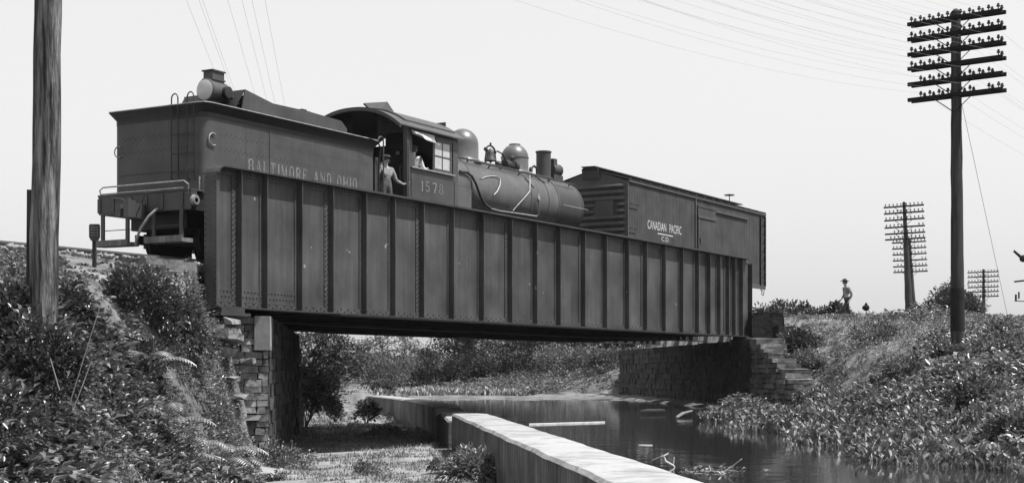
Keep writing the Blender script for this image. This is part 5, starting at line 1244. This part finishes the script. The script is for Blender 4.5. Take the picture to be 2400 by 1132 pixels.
# trees beyond the bridge
def tree(px, Z, ytop, r, label, cbot=.35, n=70, ls=.32, dens=26, seed=0, m='leaffar'):
    rng = np.random.default_rng(seed+int(px)); X = (px-1200)/FOC*Z; z0 = h1(X, Z) if Z < 100 else .7; zt = EYE+(873-ytop)*Z/FOC; H_ = zt-z0
    t = thing('tree', W(X, Z, z0), label, 'tree', 'trees beyond the bridge'); B = W(X, Z, z0); b = MB()
    top = B+Vector((rng.normal(0, .3), rng.normal(0, .3), H_*.8)); tr = H_*.022+.04
    b.tube([B-Vector((0, 0, .2)), B.lerp(top, .4)+Vector((rng.normal(0, .12), 0, 0)), top], [tr*1.3, tr*.9, tr*.25], 8)
    C0_ = []
    for i in range(n):
        th = rng.uniform(0, 2*PI); q = rng.uniform(0, 1); zz = cbot+(1-cbot)*q; rad = r*math.sqrt(max(0, 1-(2*q-.85)**2*.75))*rng.uniform(.3, 1.05)
        C0_.append(B+Vector((math.cos(th)*rad, math.sin(th)*rad, H_*zz*.96)))
    for i in range(9):
        s = B.lerp(top, rng.uniform(.3, .8)); b.tube([s, s.lerp(C0_[i], .5)+Vector((0, 0, .15)), C0_[i]], [tr*.4, tr*.25, tr*.08], 5)
    b.build('trunk', M['bark'], t)
    C0_ = np.array(C0_); i = np.repeat(np.arange(n), dens); k = len(i); off = rng.normal(0, 1, (k, 3))*np.array([.17, .17, .085])*r*.75*np.repeat(rng.uniform(.6, 1.5, n), dens)[:, None]
    P, T = leaf_arrays(C0_[i]+off, off+rng.normal(0, .4, (k, 3)), ls*rng.uniform(.6, 1.3, k), .34, rng=rng)
    np_mesh('crown', P, T, M[m], t)
TR = [(705, 64, 762, 2.0, 'dark dense tree just right of the left abutment', 60), (768, 96, 772, 2.4, 'tree behind the dense one at the left of the bridge opening', 50),
      (835, 112, 800, 2.2, 'slim forked tree over the path, left part of the bridge opening', 18), (888, 124, 768, 2.2, 'airy tree above the path left of the sky gap', 16), (945, 128, 776, 2.4, 'airy tree with sky showing through, at the gap', 12),
      (1000, 140, 822, 2.6, 'lowest distant tree in the middle sky gap', 30), (1062, 108, 752, 2.7, 'full dark tree right of the middle sky gap', 60), (1122, 116, 768, 2.2, 'medium tree second right of the sky gap', 44),
      (1168, 126, 820, 2.2, 'lower tree before the small right sky gap', 40), (1222, 104, 756, 2.4, 'bushy tree right of the small sky gap', 54), (1280, 100, 752, 2.5, 'broad dark tree in the right half of the opening', 60),
      (1345, 95, 750, 2.0, 'tree with a pale slender trunk right of centre', 40), (1400, 93, 756, 2.2, 'tree above the right bank slope beyond the bridge', 50), (1462, 92, 752, 2.2, 'tree just left of the far abutment', 50),
      (860, 165, 836, 4.5, 'distant tree closing the view behind the path', 44), (950, 172, 838, 4.5, 'distant tree behind the airy ones', 44), (1110, 170, 824, 4.5, 'distant tree closing the view behind the middle trees', 44), (1310, 160, 800, 4.5, 'distant tree closing the view behind the right trees', 44)]
for i, (a_, b_, c_, d_, e_, dn) in enumerate(TR):
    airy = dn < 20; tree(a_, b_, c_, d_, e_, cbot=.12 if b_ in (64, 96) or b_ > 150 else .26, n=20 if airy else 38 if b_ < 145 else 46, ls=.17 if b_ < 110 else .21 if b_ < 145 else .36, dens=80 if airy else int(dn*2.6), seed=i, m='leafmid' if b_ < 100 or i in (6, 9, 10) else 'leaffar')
for i, (a_, b_, h_, r_, lb) in enumerate([(760, 88, 1.6, 1.2, 'round bush on the bank at the left end of the path view'), (905, 92, 2.0, 1.7, 'broad pale mound of bush behind the end of the canal wall'), (1000, 100, 1.4, 1.6, 'low bush behind the pale bank post'), (1085, 101, 1.7, 1.7, 'bush at the foot of the full dark tree'), (1175, 100, 1.3, 1.6, 'bush under the small sky gap'), (1250, 96, 1.7, 1.9, 'bush by the water under the bushy tree'), (1310, 91, 1.9, 1.9, 'bush low on the far right bank'), (1375, 87, 1.7, 1.7, 'bush halfway up the far right bank'), (1432, 84, 1.5, 1.3, 'bush near the far corner of the dark abutment')]):
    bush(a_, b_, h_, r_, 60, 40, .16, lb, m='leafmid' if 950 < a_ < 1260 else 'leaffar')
b = MB(); b.tube([pxz(978, 100, .4), pz(977, 868, 100)], .07, 6); tag(b.build('bank_post', M['wood']), 'slim pale post standing at the far end of the canal', 'post')
# ---------------------------------------------------------------- things in the water
def slab(name, pts, z, th, m, label, cat):
    b = MB(); P_ = [pxz(x, Z_, z) for x, Z_ in pts]; b.add([(p.x, p.y, z-th) for p in P_]+[(p.x, p.y, z) for p in P_], [(3, 2, 1, 0)[::1], (4, 5, 6, 7), (0, 1, 5, 4), (1, 2, 6, 5), (2, 3, 7, 6), (3, 0, 4, 7)]); o = b.build(name, m); tag(o, label, cat); return o
slab('floating_plank', [(1240, 35.6), (1418, 37.2), (1418, 37.5), (1240, 35.9)], .03, .05, M['twig'], 'long pale plank floating on the water near the canal wall', 'plank')
slab('lost_board', [(1500, 45.0), (1560, 45.6), (1552, 46.6), (1520, 46.8)], .12, .04, M['poledark'], 'flat board lying on the mud at the foot of the far abutment', 'board')
b = MB(); b.tube([pxz(1585, 40.5, .03), pxz(1600, 42.0, .10), pxz(1622, 43.5, .14)], [.04, .05, .03], 6); tag(b.build('driftwood', M['wood']), 'curved piece of driftwood before the far abutment', 'driftwood')
b = MB(); b.lathe(pxz(1513, 25.7, .0), [(.11, .002), (.125, .004), (.12, .010), (.02, .008)], 18); tag(b.build('floating_disc', M['board']), 'small pale disc floating alone on the dark water', 'floating disc')
b = MB(); b.tube([pz(1607, 1104, 18.9), pz(1700, 1105, 18.6), pz(1738, 1075, 18.3)], [.012, .012, .006], 6); b.tube([pz(1690, 1105, 18.6), pz(1735, 1132, 18.0)], .009, 5); b.tube([pz(1662, 1090, 18.7), pz(1668, 1108, 18.7), pz(1640, 1112, 18.9)], .008, 5)
tag(b.build('dead_branch', M['twig']), 'tangled dead branch in the water at the lower edge, beside the wall', 'branch')
b = MB(); b.tube([pz(1567, 1062, 19.8), pz(1556, 1068, 19.8), pz(1560, 1080, 19.8), pz(1578, 1090, 19.8), pz(1584, 1098, 19.8)], [.014, .016, .016, .014, .01], 6); b.tube([pz(1578, 1090, 19.8), pz(1580, 1070, 19.8)], .008, 5); b.tube([pz(1529, 1078, 20.4), pz(1552, 1068, 20.1)], .007, 5)
tag(b.build('dead_branch', M['twig']), 'pale hooked twig standing out of the water beside the wall', 'branch')
rng_ = np.random.default_rng(5)
for (px0, px1, Z0, Z1, nn, lb) in ((1600, 1740, 18.2, 19.6, 150, 'raft of dead leaves and twigs round the branch in the water'),):
    q = rng_.uniform(px0, px1, nn); Zq = rng_.uniform(Z0, Z1, nn); Xq = (q-1200)/FOC*Zq; u_, Y_ = Wn(Xq, Zq)
    D = np.stack([rng_.normal(0, 1, nn), rng_.normal(0, 1, nn), rng_.uniform(-.1, .5, nn)], 1); P, T = leaf_arrays(np.stack([u_, Y_, np.full(nn, .015)], 1), D, rng_.uniform(.03, .08, nn), rng=rng_)
    tag(np_mesh('floating_leaves', P, T, M['leaf']), lb, 'leaves', kind='stuff')
b = MB(); c = pz(1797, 1106, 18.75)
for k in range(6): a_ = k*1.05; b.add([c, c+Vector((math.cos(a_)*.03, math.sin(a_)*.03, .03)), c+Vector((math.cos(a_+.3)*.06, math.sin(a_+.3)*.06, .035)), c+Vector((math.cos(a_+.6)*.03, math.sin(a_+.6)*.03, .03))], [(0, 1, 2, 3)])
b.tube([c, (c.x, c.y, -.05)], .004, 4); tag(b.build('water_flower', M['white'], smooth=False), 'small white water flower floating alone near the lower edge', 'flower')
# ---------------------------------------------------------------- camera, sun, sky
sc = bpy.context.scene
cam = bpy.data.cameras.new('camera'); co = bpy.data.objects.new('camera', cam); COL.objects.link(co); sc.camera = co
co.location = W(0, 0, EYE); co.rotation_euler = (PI/2, 0, math.atan2(SA, CA)-PI/2)
cam.sensor_width = 36; cam.lens = FOC/2400*36; cam.shift_y = (873-566)/2400; cam.clip_end = 6000; cam.clip_start = .1
ELEV = math.radians(65); sd = (W(.97, -.24)-W(0, 0)).normalized()
sv = Vector((sd.x*math.cos(ELEV), sd.y*math.cos(ELEV), math.sin(ELEV)))
sl = bpy.data.lights.new('sun', 'SUN'); sl.energy = 3.5; sl.angle = math.radians(.6); so = bpy.data.objects.new('sun', sl); COL.objects.link(so)
so.rotation_euler = sv.to_track_quat('Z', 'Y').to_euler()
w = bpy.data.worlds.new('World'); sc.world = w; w.use_nodes = True; nt = w.node_tree; bg = nt.nodes['Background']
sky = nt.nodes.new('ShaderNodeTexSky'); sky.sky_type = 'NISHITA'; sky.sun_disc = False; sky.sun_elevation = ELEV; sky.sun_rotation = math.atan2(sd.x, sd.y)
sky.dust_density = 3.0; sky.air_density = 1.0
sep = nt.nodes.new('ShaderNodeSeparateColor'); cmb = nt.nodes.new('ShaderNodeCombineColor')      # a blue-sensitive plate: pale even sky
nt.links.new(sky.outputs[0], sep.inputs[0])
mixv = nt.nodes.new('ShaderNodeMath'); mixv.operation = 'MULTIPLY_ADD'; mixv.inputs[1].default_value = .22; mixv.inputs[2].default_value = 1.62
nt.links.new(sep.outputs[2], mixv.inputs[0])
for i in range(3): nt.links.new(mixv.outputs[0], cmb.inputs[i])
nt.links.new(cmb.outputs[0], bg.inputs[0]); bg.inputs[1].default_value = .15
sc.view_settings.view_transform = 'Standard'; sc.view_settings.look = 'None'; sc.view_settings.exposure = 1.2; sc.view_settings.gamma = 1.0

# ---------------------------------------------------------------- summer haze
hz = MB(); hz.box(-70, 230, -120, 190, -2.5, 17); ho = hz.build('haze', None if False else bpy.data.materials.new('haze air'), smooth=False); tag(ho, kind='stuff')
hm = ho.data.materials[0]; hm.use_nodes = True; hn = hm.node_tree; hn.nodes.clear()
out = hn.nodes.new('ShaderNodeOutputMaterial'); pv = hn.nodes.new('ShaderNodeVolumePrincipled'); pv.inputs['Color'].default_value = (.9, .9, .9, 1); pv.inputs['Density'].default_value = .00012
hn.links.new(pv.outputs[0], out.inputs['Volume'])
